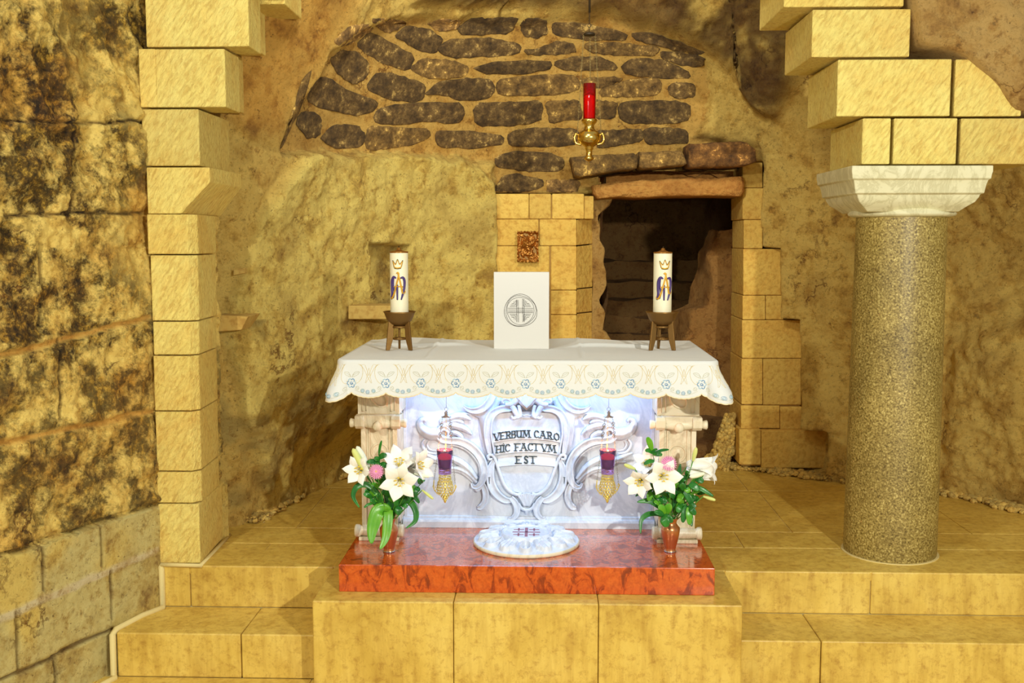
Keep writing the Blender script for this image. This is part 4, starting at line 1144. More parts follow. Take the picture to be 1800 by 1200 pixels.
def rose(s0, v0, r):
    for k in range(6):
        a = k * math.pi / 3; c = (r * .62 * math.cos(a), v0 + r * .62 * math.sin(a))
        stitch('blue_thread' if k % 2 else 'pale_blue_thread', s0, [(c[0] + r * .3 * math.cos(b), c[1] + r * .34 * math.sin(b)) for b in [a - 1.8 + .6 * q for q in range(7)]], .005)
    stitch('blue_thread', s0, [(r * .35 * math.cos(b) * (1 - b / 14), v0 + r * .35 * math.sin(b) * (1 - b / 14)) for b in [.8 * q for q in range(12)]], .0035)
def ring(kind, s0, v0, r, w_=.0016): stitch(kind, s0, [(r * math.cos(b), v0 + r * math.sin(b)) for b in [2 * math.pi * q / 10 for q in range(11)]], w_)
for k in range(-8, 9):
    sc_ = HEMOFF + PER * k           # cusp: rose above it
    if abs(sc_) < SMAX - .1:
        rose(sc_, .126, .024)
        for sg in (-1, 1):
            stitch('sand_thread', sc_, [(sg * .002, .118), (sg * .012, .100), (sg * .03, .098), (sg * .024, .108), (sg * .014, .114), (sg * .003, .118)], .002, (1.35, 1.3, .046))
            stitch('sand_thread', sc_, [(sg * .005, .112), (sg * .016, .105), (sg * .026, .101)], .0016, (1.35, 1.3, .046))
        flush('embroidered_rose')
    sm = sc_ + PER / 2               # monogram between
    if abs(sm) < SMAX - .1:
        for sg in (-1, 1):
            stitch('gold_thread', sm, [(sg * .027, .080), (sg * .020, .088), (sg * .018, .105), (sg * .022, .122), (sg * .032, .135), (sg * .040, .136), (sg * .040, .130), (sg * .036, .130)], .0022, (1.7, 1.62, .034))
            stitch('gold_thread', sm, [(sg * .024, .080), (sg * .014, .095), (sg * .004, .115), (-sg * .008, .136)], .002, (1.7, 1.62, .034))
            stitch('gold_thread', sm, [(sg * .012, .080), (sg * .006, .095), (0, .112)], .0018, (1.7, 1.62, .034))
            stitch('gold_thread', sm, [(sg * .010, .136), (sg * .006, .120), (sg * .004, .105), (0, .09)], .0018, (1.7, 1.62, .034))
            stitch('gold_thread', sm, [(sg * .032, .078), (sg * .022, .080), (sg * .014, .078)], .0016, (1.7, 1.62, .034))
        stitch('gold_thread', sm, [(-.008, .112), (0, .112), (.008, .112)], .0016, (1.7, 1.62, .034))
        flush('embroidered_monogram')
        for kk, (dx, dv) in zip(('sand_thread', 'teal_thread', 'blue_thread', 'teal_thread', 'sand_thread'), ((-.058, .150), (-.030, .164), (-.004, .170), (.026, .164), (.056, .150))):
            r = .0085 if kk == 'sand_thread' else .0095
            ring(kk, sm + dx, dv, r, .0018)
            if kk != 'sand_thread': ring('pale_blue_thread', sm + dx, dv, r * .5, .005)
            else: stitch(kk, sm + dx, [(-.006, dv - .006), (.0, dv), (.006, dv + .006)])
        stitch('sand_thread', sm, [(-.07, .160), (-.045, .170), (-.02, .178), (.0, .180), (.02, .178), (.045, .170), (.07, .160)], .0014)
        flush('embroidered_garland')

# ================================================================== BOARD WITH CROSS EMBLEM
YBd = 5.861
bl, br = aty(868, 613, YBd), aty(965, 613, YBd); bt = aty(916, 478, YBd).z; zb = topz((bl.x + br.x) / 2, YBd) + .001
bd = thing('white_board', 'plain white upright board with hand-drawn cross in a circle, centre of the altar cloth', 'board', ((bl.x + br.x) / 2, YBd, zb))
MB().box(bl.x, br.x, YBd, YBd + .05, zb, bt).build('panel', 'board', bd, smooth=False, bevel=.003)
em_ = MB(); EC = (915, 546)
def ep(x, y): return aty(x, y, YBd - .0012)
def eline(L, w_=.0011, per=5, sm=True): em_.tube(spline([ep(*p) for p in L], per) if sm else [ep(*p) for p in L], w_, 5)
def blob(r, jit, ph):
    return [(EC[0] + (r + jit * math.sin(3 * a + ph) + jit * .6 * math.sin(2 * a + ph * 2)) * math.cos(a), EC[1] + (r + jit * math.sin(3 * a + ph)) * math.sin(a)) for a in [2 * math.pi * k / 16 for k in range(17)]]
eline(blob(28.5, .9, .3)); eline(blob(26.5, 1.1, 1.6), .0009); eline(blob(24, .6, 2.8), .0009)
def chord(a, b): em_.tube([ep(*a), ep(*b)], .0010, 5)
for x in (908, 911, 918.5, 921): chord((x, 527 - (0 if x < 915 else 2)), (x + .6, 566))
for y in (541.5, 544.5, 547, 549): chord((893, y + (.5 if y > 545 else 0)), (937, y + .4))
for sx in (-1, 1):
    for sy in (-1, 1):
        for k, (a, b) in enumerate(((8, 17), (10.5, 17), (13, 16))):
            cxn = 914.7 + sx * (a - 2); cyn = 545.3 + sy * (a - 1)
            chord((cxn, cyn), (914.7 + sx * (18.5 - k * 1.5), cyn)); chord((cxn, cyn), (cxn, 545.3 + sy * (19 - k * 1.5)))
em_.build('cross_emblem', 'ink', bd)

# ================================================================== CANDLES
def candle_set(cxp, base_py, top_py, side):
    p0 = atz(cxp, 617, ZC)
    x, y = p0.x, p0.y; z0 = topz(x, y) + .002
    k = y / 1850
    st = thing('candle_stand', 'bronze bowl candle stand on %s splayed legs at the %s end of the altar' % ('three', side), 'candle stand', (x, y, z0), 'bronze candle stands')
    hb_ = aty(cxp, 547, y).z - z0     # rim height
    R = 29 * k
    MB().lathe([(.004, hb_ - .078), (.028, hb_ - .077), (.05, hb_ - .066), (.07, hb_ - .045), (R * .93, hb_ - .01), (R, hb_), (R - .004, hb_ + .001), (R * .86, hb_ - .012), (.06, hb_ - .04), (.04, hb_ - .05), (0.002, hb_ - .052)], (x, y, z0), 40).build('bowl', 'bronze', st)
    MB().lathe([(.04, hb_ - .09), (.042, hb_ - .088), (.042, hb_ - .08), (.03, hb_ - .076)], (x, y, z0), 24).build('collar', 'bronze', st)
    for q, a in enumerate((math.radians(205), math.radians(-25), math.radians(100))):
        d = Vector((math.cos(a), math.sin(a), 0)); tn = Vector((-d.y, d.x, 0)); m_ = MB(); w_ = .006
        o0, i0, o1, i1 = .080, .052, .056, .022
        prof_ = [(o0, 0), (i0, 0) if False else (o0 - .022, 0), (i1 + .018, .06), (i1 + .012, hb_ - .085), (o1 - .012, hb_ - .045), (o1 + .006, hb_ - .04)]
        A_ = [Vector((x, y, z0)) + d * r + Vector((0, 0, h)) + tn * w_ for r, h in prof_]; B_ = [v - tn * 2 * w_ for v in A_]; n = len(A_)
        m_.add(A_ + B_, [tuple(range(n)), tuple(range(2 * n - 1, n - 1, -1))] + [((i + 1) % n, i, i + n, (i + 1) % n + n) for i in range(n)])
        m_.build('leg', 'bronze', st, smooth=False, bevel=.002)
    MB().torus((x, y, z0 + .062), .034, .006, 24, 8, (0, 0, 1)).build('stretcher_ring', 'bronze', st)
    zc0 = z0 + hb_ - .05
    rc_ = 16 * k; ztop = aty(cxp, top_py, y).z
    cd = thing('candle', 'tall cream pillar candle with crowned purple and gold monogram, %s end of the altar' % side, 'candle', (x, y, zc0), 'altar candles')
    MB().lathe([(rc_, zc0), (rc_, ztop - .003), (rc_ - .003, ztop), (.0, ztop)], (x, y, 0), 40).build('wax_body', 'wax', cd, auto=40)
    MB().lathe([(rc_ + .001, ztop - .004), (rc_ + .001, ztop + .003), (rc_ * .6, ztop + .006), (rc_ * .3, ztop + .012), (.012, ztop + .014), (.01, ztop + .022), (.003, ztop + .026)], (x, y, 0), 24).build('burner_cap', 'dark_bronze', cd)
    MB().tube([(x, y, ztop + .02), (x + .001, y, ztop + .034)], .003, 6).build('wick', 'iron', cd)
    # emblem wrapped around the wax: local coordinates in photo pixels relative to (cx, y)
    ph0 = -math.pi / 2 + (.12 if side == 'right' else -.02)
    def wp(u, v, off): # u px right of centre, v photo y
        h = zc0 + (ztop - zc0) * 0; zz = aty(cxp, v, y - rc_).z
        a = ph0 + (u * k) / rc_ * .92
        return Vector((x + (rc_ + off) * math.cos(a), y + (rc_ + off) * math.sin(a), zz))
    def strokes(nm, mat, L, off=.0012):
        m_ = MB()
        for pts_, w2 in L:
            pp = spline([(u, v, 0) for u, v in pts_], 6); rr = interp(w2, len(pp))
            qs = []
            for (q, r) in zip(pp, rr): qs.append(wp(q.x, q.y + dy, off))
            m_.tube(qs, [r * k for r in rr], 8)
        m_.build(nm, mat, cd)
    dy = top_py - 443
    strokes('letter_m', 'purple_wax', [([(-3, 489), (-8, 487), (-12, 494), (-12.5, 506), (-12, 516), (-14, 524), (-15, 526)], [1.2, 2.4, 2.6, 2.4, 2.2, 2, 1]), ([(-1, 500), (-1, 512), (-1, 527)], [1.6, 1.8, 1.3]),
            ([(5, 489), (10, 488), (13, 494), (12.5, 506), (9, 518), (6, 527)], [1.2, 2.4, 2.4, 2.2, 2, 1]), ([(-8, 489), (-9, 500), (-7, 514), (-9, 524)], [1.2, 1.6, 1.4, 1])], .0005)
    strokes('letter_a', 'gold_wax', [([(-2, 481), (0, 479), (2, 482), (-1, 495), (-5, 510), (-10, 522), (-14, 524), (-15, 520)], [1, 1.3, 1.4, 1.4, 1.5, 1.8, 1.6, 1]), ([(1, 481), (4, 493), (7, 507), (9, 515), (13, 514), (14, 511)], [1.4, 1.4, 1.5, 1.6, 1.4, .8]), ([(-8, 504), (0, 503.5), (10, 504)], [.9, 1.1, .9])], .0022)
    strokes('crown_emblem', 'gold_wax', [([(-6, 470), (0, 471), (6, 470)], [1.1, 1.1, 1.1]), ([(-6, 470), (-9, 459), (-4, 465), (0, 457), (4, 465), (9, 459), (6, 470)], [.7] * 7)], .0006)
    strokes('crown_outline', 'ink', [([(-6.5, 471.5), (0, 472.5), (6.5, 471.5)], [.45, .45, .45]), ([(-7, 470), (-10, 457.5), (-4, 463.5), (0, 455.5), (4, 463.5), (10, 457.5), (7, 470)], [.4] * 7)], .0014)
candle_set(703, 618, 443, 'left')
candle_set(1163, 618, 444, 'right')

# ================================================================== BRONZE PLAQUE
pq = aty(928, 433, YJ - .0)
ph = thing('bronze_plaque', 'small gilt bronze relief plaque with ragged edge fixed to the pale stone pier', 'plaque', pq)
hw_, hh_ = 18.5 * 8 / 1850, 26.5 * 8 / 1850
m_ = MB()
def pg(u, v):
    x = (u - .5) * 2; z = (v - .5) * 2
    e = 1 + .05 * math.sin(u * 40) * (abs(z) > .85) * .5 + .025 * math.sin(v * 50) * (abs(x) > .8)
    q = Vector((x * 1.5 + 3, z * 2, 1.0))
    fig = .018 * math.exp(-((x * 2.8) ** 2)) * smooth01((.8 - abs(z)) * 3) + .016 * math.exp(-((x) ** 2 + (z - .45) ** 2) * 40)
    arms = .012 * math.exp(-((z - .1 - abs(x) * .3) * 5) ** 2) * smooth01((.7 - abs(x)) * 4)
    rim_ = .012 * smooth01((max(abs(x), abs(z)) - .8) * 8)
    return (pq.x + x * hw_ * e, pq.y - .055 - fig - arms - rim_ - .016 * noise.fractal(q * 1.7, .9, 2, 3), pq.z + z * hh_ * e)
m_.grid(pg, 60, 84); m_.build('relief', 'dark_bronze', ph, recalc=False)
MB().box(pq.x - hw_ * .93, pq.x + hw_ * .93, pq.y - .052, pq.y - .035, pq.z - hh_ * .93, pq.z + hh_ * .93).build('backing_plate', 'bronze', ph, smooth=False)
MB().tube([(pq.x, pq.y - .045, pq.z), (pq.x, pq.y + .01, pq.z)], .02, 10).build('wall_fixing', 'bronze', ph)

# ================================================================== ROUND CARVED MEDALLION
mc = Vector(((atz(833, 950, ZP).x + atz(1018, 950, ZP).x) / 2, 5.60, ZP))
md = thing('carved_medallion', 'round white carved marble medallion with small red crosses, lying on the red slab', 'medallion', mc)
R = (atz(1018, 950, ZP).x - atz(833, 950, ZP).x) / 2
m_ = MB()
def mdp(u, v):
    a = 2 * math.pi * u; x = v; r = R * v
    if x < .40: h = .060
    elif x < .425: h = .060 - .004 * math.sin((x - .40) / .025 * math.pi)
    elif x < .475: h = .060 + .007 * math.sin((x - .425) / .05 * math.pi)
    elif x < .51: h = .060 - .018 * smooth01((x - .475) / .035)
    elif x < .95:
        t_ = (x - .51) / .44; c = (a * 14 / (2 * math.pi)); p_ = c % 1 - .5; od = int(c) % 2
        h = .044 - .022 * t_
        if od:
            env = smooth01((.49 - abs(p_) * (1.12 - .35 * t_)) * 9) * smooth01((1.0 - .9 * p_ * p_ * 4 * .45 - t_) * 7) * smooth01(t_ * 8)
            h += .026 * env * (.72 + .28 * abs(math.cos(p_ * 4.5 * math.pi)))
        else:
            d = math.hypot(p_ * 1.15, (t_ - .52) * .86)
            h += .024 * math.exp(-((d - .33) / .075) ** 2) + .014 * math.exp(-((d) / .13) ** 2) * (1 if t_ > .4 else .6)
            h -= .006 * math.exp(-((d - .19) / .05) ** 2)
    else: h = .022
    if x > .985: h = .016
    return (mc.x + r * math.cos(a), mc.y + r * math.sin(a), ZP + h)
m_.grid(mdp, 560, 110)
m_.build('carved_disc', 'white_marble', md, recalc=False)
MB().lathe([(R * .985, ZP + .0005), (R, ZP + .004), (R, ZP + .018), (R * .97, ZP + .022)], (mc.x, mc.y, 0), 96, cap=False).build('rim', 'cream_marble', md)
m_ = MB(); zi = ZP + .0605
def bar(x0, x1, y0, y1): m_.box(mc.x + x0, mc.x + x1, mc.y + y0, mc.y + y1, zi - .002, zi + .0012)
bar(-.008, .008, -.085, .085); bar(-.075, .075, -.006, .006)
for sx in (-1, 1):
    for sy in (-1, 1):
        bar(sx * .042 - .028, sx * .042 + .028, sy * .05 - .004, sy * .05 + .004); bar(sx * .042 - .0045, sx * .042 + .0045, sy * .05 - .026, sy * .05 + .026)
m_.build('cross_inlay', 'mauve', md, smooth=False)

# ================================================================== HANGING LAMPS
def chain(mb, a, b, n, r=.0035, w_=.0009):
    a = Vector(a); b = Vector(b); d = (b - a) / n
    for i in range(n):
        c = a + d * (i + .5); ax = (0, 1, 0) if i % 2 else (1, 0, 0)
        u = d.normalized(); v = Vector(ax).cross(u).normalized(); R2 = d.length * .62
        pts_ = [c + u * (R2 * math.cos(t_)) + v * (r * math.sin(t_)) for t_ in [2 * math.pi * k / 8 for k in range(9)]]
        mb.tube(pts_, w_, 4, cap=False)
def votive(cxp, side, flip):
    Yv = 5.50
    x = aty(cxp, 820, Yv).x; z = lambda y: aty(cxp, y, Yv).z; k = Yv / 1850
    v_ = thing('votive_lamp', 'hanging votive lamp, violet glass cup over gilt filigree, %s of the shield relief' % side, 'hanging lamp', (x, Yv, z(880)), 'hanging votive lamps')
    # hook wire to mensa and cap
    hx = x + (3 if not flip else 1) * k
    m_ = MB(); m_.tube([(hx, Yv, ZM - .061), (hx, Yv, z(716))], .0012, 6); m_.torus((hx, Yv, z(719)), 3 * k, .0012, 14, 6); m_.build('hook_wire', 'steel', v_)
    m_ = MB(); m_.lathe([(.002, z(722)), (3.2 * k, z(724)), (3.2 * k, z(730)), (9 * k, z(732)), (9 * k, z(733)), (.002, z(733.5))], (hx, Yv, 0), 20); m_.build('chain_cap', 'steel', v_)
    # glass
    g = MB(); g.lathe([(11.5 * k, z(832)), (11.5 * k, z(822)), (12 * k, z(817)), (13.5 * k, z(800)), (14.8 * k, z(790)), (14.0 * k, z(790)), (12.6 * k, z(801)), (11 * k, z(818)), (10.4 * k, z(824)), (.002, z(825))], (x, Yv, 0), 32, cap=False)
    g.lathe([(.002, z(833)), (11.5 * k, z(832))], (x, Yv, 0), 32, cap=False)
    g.build('glass_cup', 'violet_glass', v_)
    MB().lathe([(.002, z(824.5)), (10 * k, z(824)), (10.6 * k, z(817)), (11.6 * k, z(806)), (.002, z(806))], (x, Yv, 0), 28).build('wax_fill', 'dark_wax', v_)
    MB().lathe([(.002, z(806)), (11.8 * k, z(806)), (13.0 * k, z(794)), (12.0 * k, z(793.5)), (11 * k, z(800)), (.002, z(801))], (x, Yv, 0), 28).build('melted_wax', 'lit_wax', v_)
    MB().ball((x, Yv - .012, z(794)), 2.6 * k, 12, 8, (.8, .8, 1.7)).build('flame', 'flame', v_)
    l = bpy.data.lights.new('flame_light', 'POINT'); l.energy = 1.6; l.color = (1, .35, .12); l.shadow_soft_size = .006
    o = bpy.data.objects.new('flame_light', l); C.objects.link(o); o.location = (x, Yv, z(787))
    # filigree holder: open lattice of rings and a pointed pendant
    m_ = MB()
    for yy, rr in ((834, 10.5), (838, 10.8), (843.5, 11)): m_.torus((x, Yv, z(yy)), rr * k, .0022, 28, 6, (0, 0, 1))
    for q in range(14):
        a = 2 * math.pi * q / 14; m_.torus((x + 10.7 * k * math.cos(a), Yv + 10.7 * k * math.sin(a), z(840.5)), 1.9 * k, .0011, 10, 5, (math.cos(a), math.sin(a), 0))
    prf = [(12.5, 847), (13.8, 852), (14, 857), (12.8, 862), (10, 867), (6.5, 871), (4, 875)]
    for rr, yy in prf:
        n = max(5, int(rr * 1.25))
        for q in range(n):
            a = 2 * math.pi * (q + (prf.index((rr, yy)) % 2) * .5) / n
            m_.torus((x + rr * k * math.cos(a), Yv + rr * k * math.sin(a), z(yy)), 2.5 * k, .0015, 10, 5, (math.cos(a), math.sin(a), .35))
    m_.lathe([(.001, z(884)), (2 * k, z(882)), (3 * k, z(879)), (2 * k, z(877)), (4 * k, z(874)), (3.4 * k, z(871)), (.002, z(869))], (x, Yv, 0), 16)
    m_.build('filigree_holder', 'pierced', v_)
    # three ornate bracket arms and their chains
    for q in range(3):
        a = (math.radians(200), math.radians(-20 if not flip else 10), math.radians(95))[q]
        d = Vector((math.cos(a), math.sin(a), 0)); c = Vector((x, Yv, 0))
        tip = c + d * 20 * k + Vector((0, 0, z(842 if q == 0 else 850)))
        m_ = MB(); m_.tube(spline([c + d * 10 * k + Vector((0, 0, z(868))), c + d * 17 * k + Vector((0, 0, z(863))), c + d * 21 * k + Vector((0, 0, z(855))), tip], 5), .0028, 6)
        for s_ in range(4): m_.torus(c + d * (13 + 2.4 * s_) * k + Vector((0, 0, z(866 - 4.2 * s_))), 2.4 * k, .0014, 10, 5, (0, 1, 0) if q < 2 else (1, 0, 0))
        m_.build('bracket_arm', 'pierced', v_)
        top = Vector((hx, Yv, z(733))) + d * 7 * k; m_ = MB()
        chain(m_, top, tip, 30, .0032, .0008)
        for f in ((.12, .26, .0) if q == 0 else (.10, .24, .0) if q == 1 else (.7, .85, .0))[:2]:
            p_ = top.lerp(tip, f); m_.torus(p_, .010, .0018, 12, 5, (0, 1, 0), .6); m_.torus(p_ + Vector((0, 0, -.016)), .008, .0016, 12, 5, (0, 1, 0), .6); m_.ball(p_ + Vector((0, 0, -.008)), .004, 8, 6)
        m_.build('chain', 'silver' if q < 2 else 'pierced', v_)
votive(782, 'left', False); votive(1068, 'right', True)

def sanctuary():
    Yl = 6.5; cxp = 1036
    x = aty(cxp, 200, Yl).x; k = Yl / 1850
    z = lambda y: aty(cxp, y, Yl).z
    s_ = thing('sanctuary_lamp', 'tall red glass lamp on polished brass vessel hanging by chains before the vault', 'hanging lamp', (x, Yl, z(282)))
    MB().lathe([(10.6 * k, z(210)), (10.8 * k, z(180)), (11 * k, z(147)), (10.2 * k, z(147)), (9.6 * k, z(180)), (9.4 * k, z(208)), (.002, z(209))], (x, Yl, 0), 32, cap=False).build('glass_cylinder', 'red_glass', s_)
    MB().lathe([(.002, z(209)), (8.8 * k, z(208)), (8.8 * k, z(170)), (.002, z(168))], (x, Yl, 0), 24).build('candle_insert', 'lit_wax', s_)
    body = [(.002, z(292)), (.6, 291), (.6, 284), (5, 282), (8, 280), (8.6, 277.5), (5.5, 275), (5, 268), (6, 263), (7.6, 262), (7, 259), (9, 257), (15, 253), (20, 248), (21.5, 242), (20, 236), (15, 231), (10, 229), (8.5, 226), (8, 220), (12, 216), (13.8, 212), (12.5, 209.5), (9, 209)]
    prof_ = [(r * k if i else .001, z(h) if i else h) for i, (r, h) in enumerate(body)]
    MB().lathe(prof_, (x, Yl, 0), 40).build('brass_vessel', 'brass', s_)
    tops = Vector((x - 1 * k, Yl, z(62)))
    for q, a in enumerate((math.radians(190), math.radians(-15), math.radians(80))):
        d = Vector((math.cos(a), math.sin(a), 0)); c = Vector((x, Yl, 0))
        MB().tube(spline([c + d * 14 * k + Vector((0, 0, z(254))), c + d * 23 * k + Vector((0, 0, z(252))), c + d * 26 * k + Vector((0, 0, z(243))), c + d * 23 * k + Vector((0, 0, z(235))), c + d * 20 * k + Vector((0, 0, z(238)))], 5), [2.2 * k] * 16 + [1.4 * k] * 5, 8).build('scroll_handle', 'brass', s_)
        m_ = MB(); chain(m_, tops + d * (10 if q < 2 else 7) * k + Vector((0, 0, 0)), c + d * 21 * k + Vector((0, 0, z(238))), 70, .0035, .0010); m_.build('chain', 'chain', s_)
    MB().lathe([(9.5 * k, z(62.5)), (10 * k, z(61)), (9 * k, z(58)), (3 * k, z(57)), (.002, z(56.5))], (tops.x, Yl, 0), 24).build('canopy_disc', 'iron', s_)
    m_ = MB(); m_.torus((tops.x, Yl, z(45)), 3 * k, .0022, 16, 6, (0, 1, 0), 1.0); m_.tube([(tops.x, Yl, z(49)), (tops.x, Yl, z(57))], .002, 6)
    chain(m_, (tops.x, Yl, z(42)), (tops.x, Yl, z(20)), 12, .004, .0015)
    m_.tube([(tops.x, Yl, z(22)), (tops.x, Yl, z(-120))], .0065, 8)
    m_.build('hanging_rod', 'iron', s_)
sanctuary()

# ================================================================== FLOWERS
def petal(parent, base, axis, side, L, W, curl, mat='petal', cup=.35, name='petal', pw=1.8):
    """petal from base along axis then bending outward along side"""
    axis = Vector(axis).normalized(); side = (Vector(side) - axis * Vector(side).dot(axis)).normalized(); tn = axis.cross(side)
    def fn(u, v):
        t_ = v; w_ = W * (math.sin(math.pi * min(1, t_ * .86 + .12)) ** .8) * (1 - .15 * t_) * (1 if t_ < .98 else .3)
        if t_ > .8: w_ *= 1 - ((t_ - .8) / .2) ** 2 * .85
        a = curl * t_ ** pw
        # integrate bend
        n = 10; p = Vector((0, 0, 0))
        for i in range(n):
            tt = t_ * (i + .5) / n; aa = .24 + curl * tt ** pw
            p += (axis * math.cos(aa) + side * math.sin(aa)) * (L * t_ / n)
        c = (u - .5) * 2
        nn = (axis * -math.sin(.28 + a) + side * math.cos(.28 + a))
        return Vector(base) + p + tn * (c * w_) - nn * (cup * w_ * c * c * -1) * (1 - .4 * t_) + nn * .0015 * math.cos(c * 9)
    return MB().grid(lambda u, v: tuple(fn(u, v)), 8, 14).build(name, mat, parent, recalc=False, solid=.0008)
def frame(d):
    d = Vector(d).normalized(); u = d.orthogonal().normalized(); return d, u, d.cross(u)
def stemtube(parent, a, b, sag=0, r=.003, mid=None, name='stem', mat='stem'):
    a = Vector(a); b = Vector(b); m = mid or (a.lerp(b, .5) + Vector((0, 0, sag)))
    return MB().tube(spline([a, m, b], 8), r, 7).build(name, mat, parent)
def lily(mouth, px, py, Y, d, size, label, rot=0.0, openn=1.0, throat=.45, pw=1.8):
    """px,py,Y : centre of the open face"""
    face = aty(px, py, Y); d, u, v = frame(d)
    base = face - d * size * throat
    t_ = thing('lily', label, 'flower', base, 'white lilies in the copper vases')
    for k in range(6):
        a = rot + k * math.pi / 3; s = u * math.cos(a) + v * math.sin(a)
        petal(t_, base + d * (.002 * (k % 2)), d, s, size, size * (.25 if k % 2 else .31), (1.35 + .2 * (k % 2)) * openn, pw=pw)
    for k in range(6):
        a = rot + .5 + k * math.pi / 3; s = u * math.cos(a) + v * math.sin(a)
        m_ = MB(); tip = base + d * size * .52 + s * size * .13
        m_.tube(spline([base + d * .01, base + d * size * .3 + s * size * .05, tip], 4), .0011, 5); m_.ball(tip, .0048, 8, 6, (1.5, .8, .8)); m_.build('stamen', 'stamen', t_)
    m_ = MB(); m_.tube(spline([base, base + d * size * .35, base + d * size * .6 + v * .005], 4), .0018, 6); m_.ball(base + d * size * .6 + v * .005, .004, 8, 6); m_.build('pistil', 'bud', t_)
    stemtube(t_, mouth, base, r=.0032, mid=Vector(mouth).lerp(base - d * size * .4, .55) + Vector((0, 0, .0)))
    return t_
def bud(mouth, tip_px, base_px, Y, r, label, mat='bud'):
    b = aty(*base_px, Y); e = aty(*tip_px, Y - .02)
    t_ = thing('lily_bud', label, 'flower bud', b, 'closed lily buds in the copper vases')
    n = 12; pp = [b.lerp(e, i / n) for i in range(n + 1)]
    MB().tube(pp, [r * (.35 + .65 * math.sin(math.pi * min(1, .08 + .8 * (i / n) ** 1.1)) ) * (1 if i < n else .25) for i in range(n + 1)], 12).build('bud_petals', mat, t_)
    stemtube(t_, mouth, b, r=.003)
    return t_
def gerbera(mouth, px, py, Y, d, R_, label):
    c = aty(px, py, Y); d, u, v = frame(d)
    t_ = thing('gerbera', label, 'flower', c, 'pink gerberas in the copper vases')
    for ringk, (rr, n, el) in enumerate(((1, 22, .15), (.8, 18, .4), (.55, 14, .8))):
        m_ = MB()
        for k in range(n):
            a = 2 * math.pi * (k + .5 * ringk) / n; s = u * math.cos(a) + v * math.sin(a); tn = d.cross(s)
            L = R_ * rr
            def fn(uu, vv, s=s, tn=tn, L=L, el=el, ringk=ringk):
                w_ = L * .12 * math.sin(math.pi * min(1, vv * .8 + .2)) ** .5
                return tuple(c + s * (L * vv) + d * (.004 + .004 * ringk + L * el * vv * (1 - .6 * vv)) + tn * (uu - .5) * 2 * w_)
            m_.grid(fn, 2, 5)
        m_.build('ray_petals', 'pink', t_, recalc=False, solid=.0006)
    m_ = MB(); m_.ball(c + d * .008, R_ * .24, 14, 8, (1, 1, 1)); m_.build('flower_disc', 'pink_mid', t_)
    stemtube(t_, mouth, c - d * .002, r=.0028)
    return t_
def leafblade(parent, pts_, W0, mat='leaf', nrm=None, fold=.25, name='leaf', prof=None):
    W = W0 * 1.25; pp = spline(pts_, 7); n = len(pp); vs_ = []; 
    for i, p in enumerate(pp):
        t_ = (pp[min(i + 1, n - 1)] - pp[max(i - 1, 0)]).normalized(); f = i / (n - 1)
        w_ = W * (math.sin(math.pi * min(1, f * .93 + .05)) ** .75 if prof is None else prof(f))
        nn = Vector(nrm or (0, -1, .25)); nn = (nn - t_ * nn.dot(t_)).normalized(); sd_ = t_.cross(nn)
        for c in (-1, -.5, 0, .5, 1): vs_.append(tuple(p + sd_ * c * w_ + nn * (fold * w_ * abs(c))))
    mb = MB(); fs_ = [(i * 5 + k, i * 5 + k + 1, (i + 1) * 5 + k + 1, (i + 1) * 5 + k) for i in range(n - 1) for k in range(4)]
    mb.add(vs_, fs_); return mb.build(name, mat, parent, recalc=False, solid=.0008)
def strap(label, P_, Y0, Y1, W, mat, mouth=None, nrm=None):
    pts_ = [aty(x, y, Y0 + (Y1 - Y0) * i / max(1, len(P_) - 1)) for i, (x, y) in enumerate(P_)]
    o = leafblade(None, pts_, W, mat, nrm, name='strap_leaf'); tag(o, label, 'leaf', 'long strap leaves in the copper vases'); return o
def sprig(label, P_, Y0, Y1, leaves, mouth):
    """P_ stem pixel path, leaves: (tipx,tipy, f along stem, width, mat)"""
    pts_ = [Vector(mouth)] + [aty(x, y, Y0 + (Y1 - Y0) * i / max(1, len(P_) - 1)) for i, (x, y) in enumerate(P_)]
    sp = spline(pts_, 8)
    t_ = thing('leafy_sprig', label, 'foliage', pts_[0], 'leafy green sprigs in the copper vases')
    MB().tube(sp, .002, 6).build('stem', 'leaf', t_)
    for (tx, ty, f, W, m_) in leaves:
        b = sp[int(f * (len(sp) - 1))]; e = aty(tx, ty, b.y - .02)
        md_ = b.lerp(e, .5) + Vector((0, -.006, .008))
        leafblade(t_, [b, md_, e], W, m_, (random.uniform(-.5, .5), -1, random.uniform(.1, .9)), .12, prof=lambda f: math.sin(math.pi * min(1, f * .92 + .05)) ** .6)
    return t_
def vase(px, side):
    c = atz(px, 969, ZP); k = c.y / 1850
    v_ = thing('flower_vase', 'tapered copper vase holding lilies, in front of the %s altar pilaster' % side, 'vase', (c.x, c.y, ZP + .001), 'copper flower vases')
    H = 58 * k
    prof_ = [(9.5, 0), (10, .6), (10, 2.5), (9, 4), (10, 8), (13, 20), (15.6, 32), (16.6, 40), (16.2, 44), (13, 48), (11, 51), (10.5, 54), (12.5, 60), (13.5, 62), (12.5, 62), (9.5, 54), (10, 50), (12, 46), (12, 40)]
    MB().lathe([(r * k * 1.02, ZP + .001 + h * k) for r, h in prof_], (c.x, c.y, 0), 40).build('vessel', 'copper', v_)
    MB().lathe([(10.8 * k, ZP + .001), (10.8 * k, ZP + .006), (9.6 * k, ZP + .009)], (c.x, c.y, 0), 32).build('foot_ring', 'steel', v_)
    return Vector((c.x, c.y, ZP + 60 * k)), c.y
mo, yv = vase(684, 'left'); LEFTM = mo
def m(dx=0, dy=0): return mo + Vector((dx, dy, random.uniform(-.02, 0)))
Lg = 'of the left bouquet'
lily(m(-.01), 631, 826, yv - .03, (-.25, -1, .15), .135, 'white lily facing out, leftmost bloom of the left bouquet', .2)
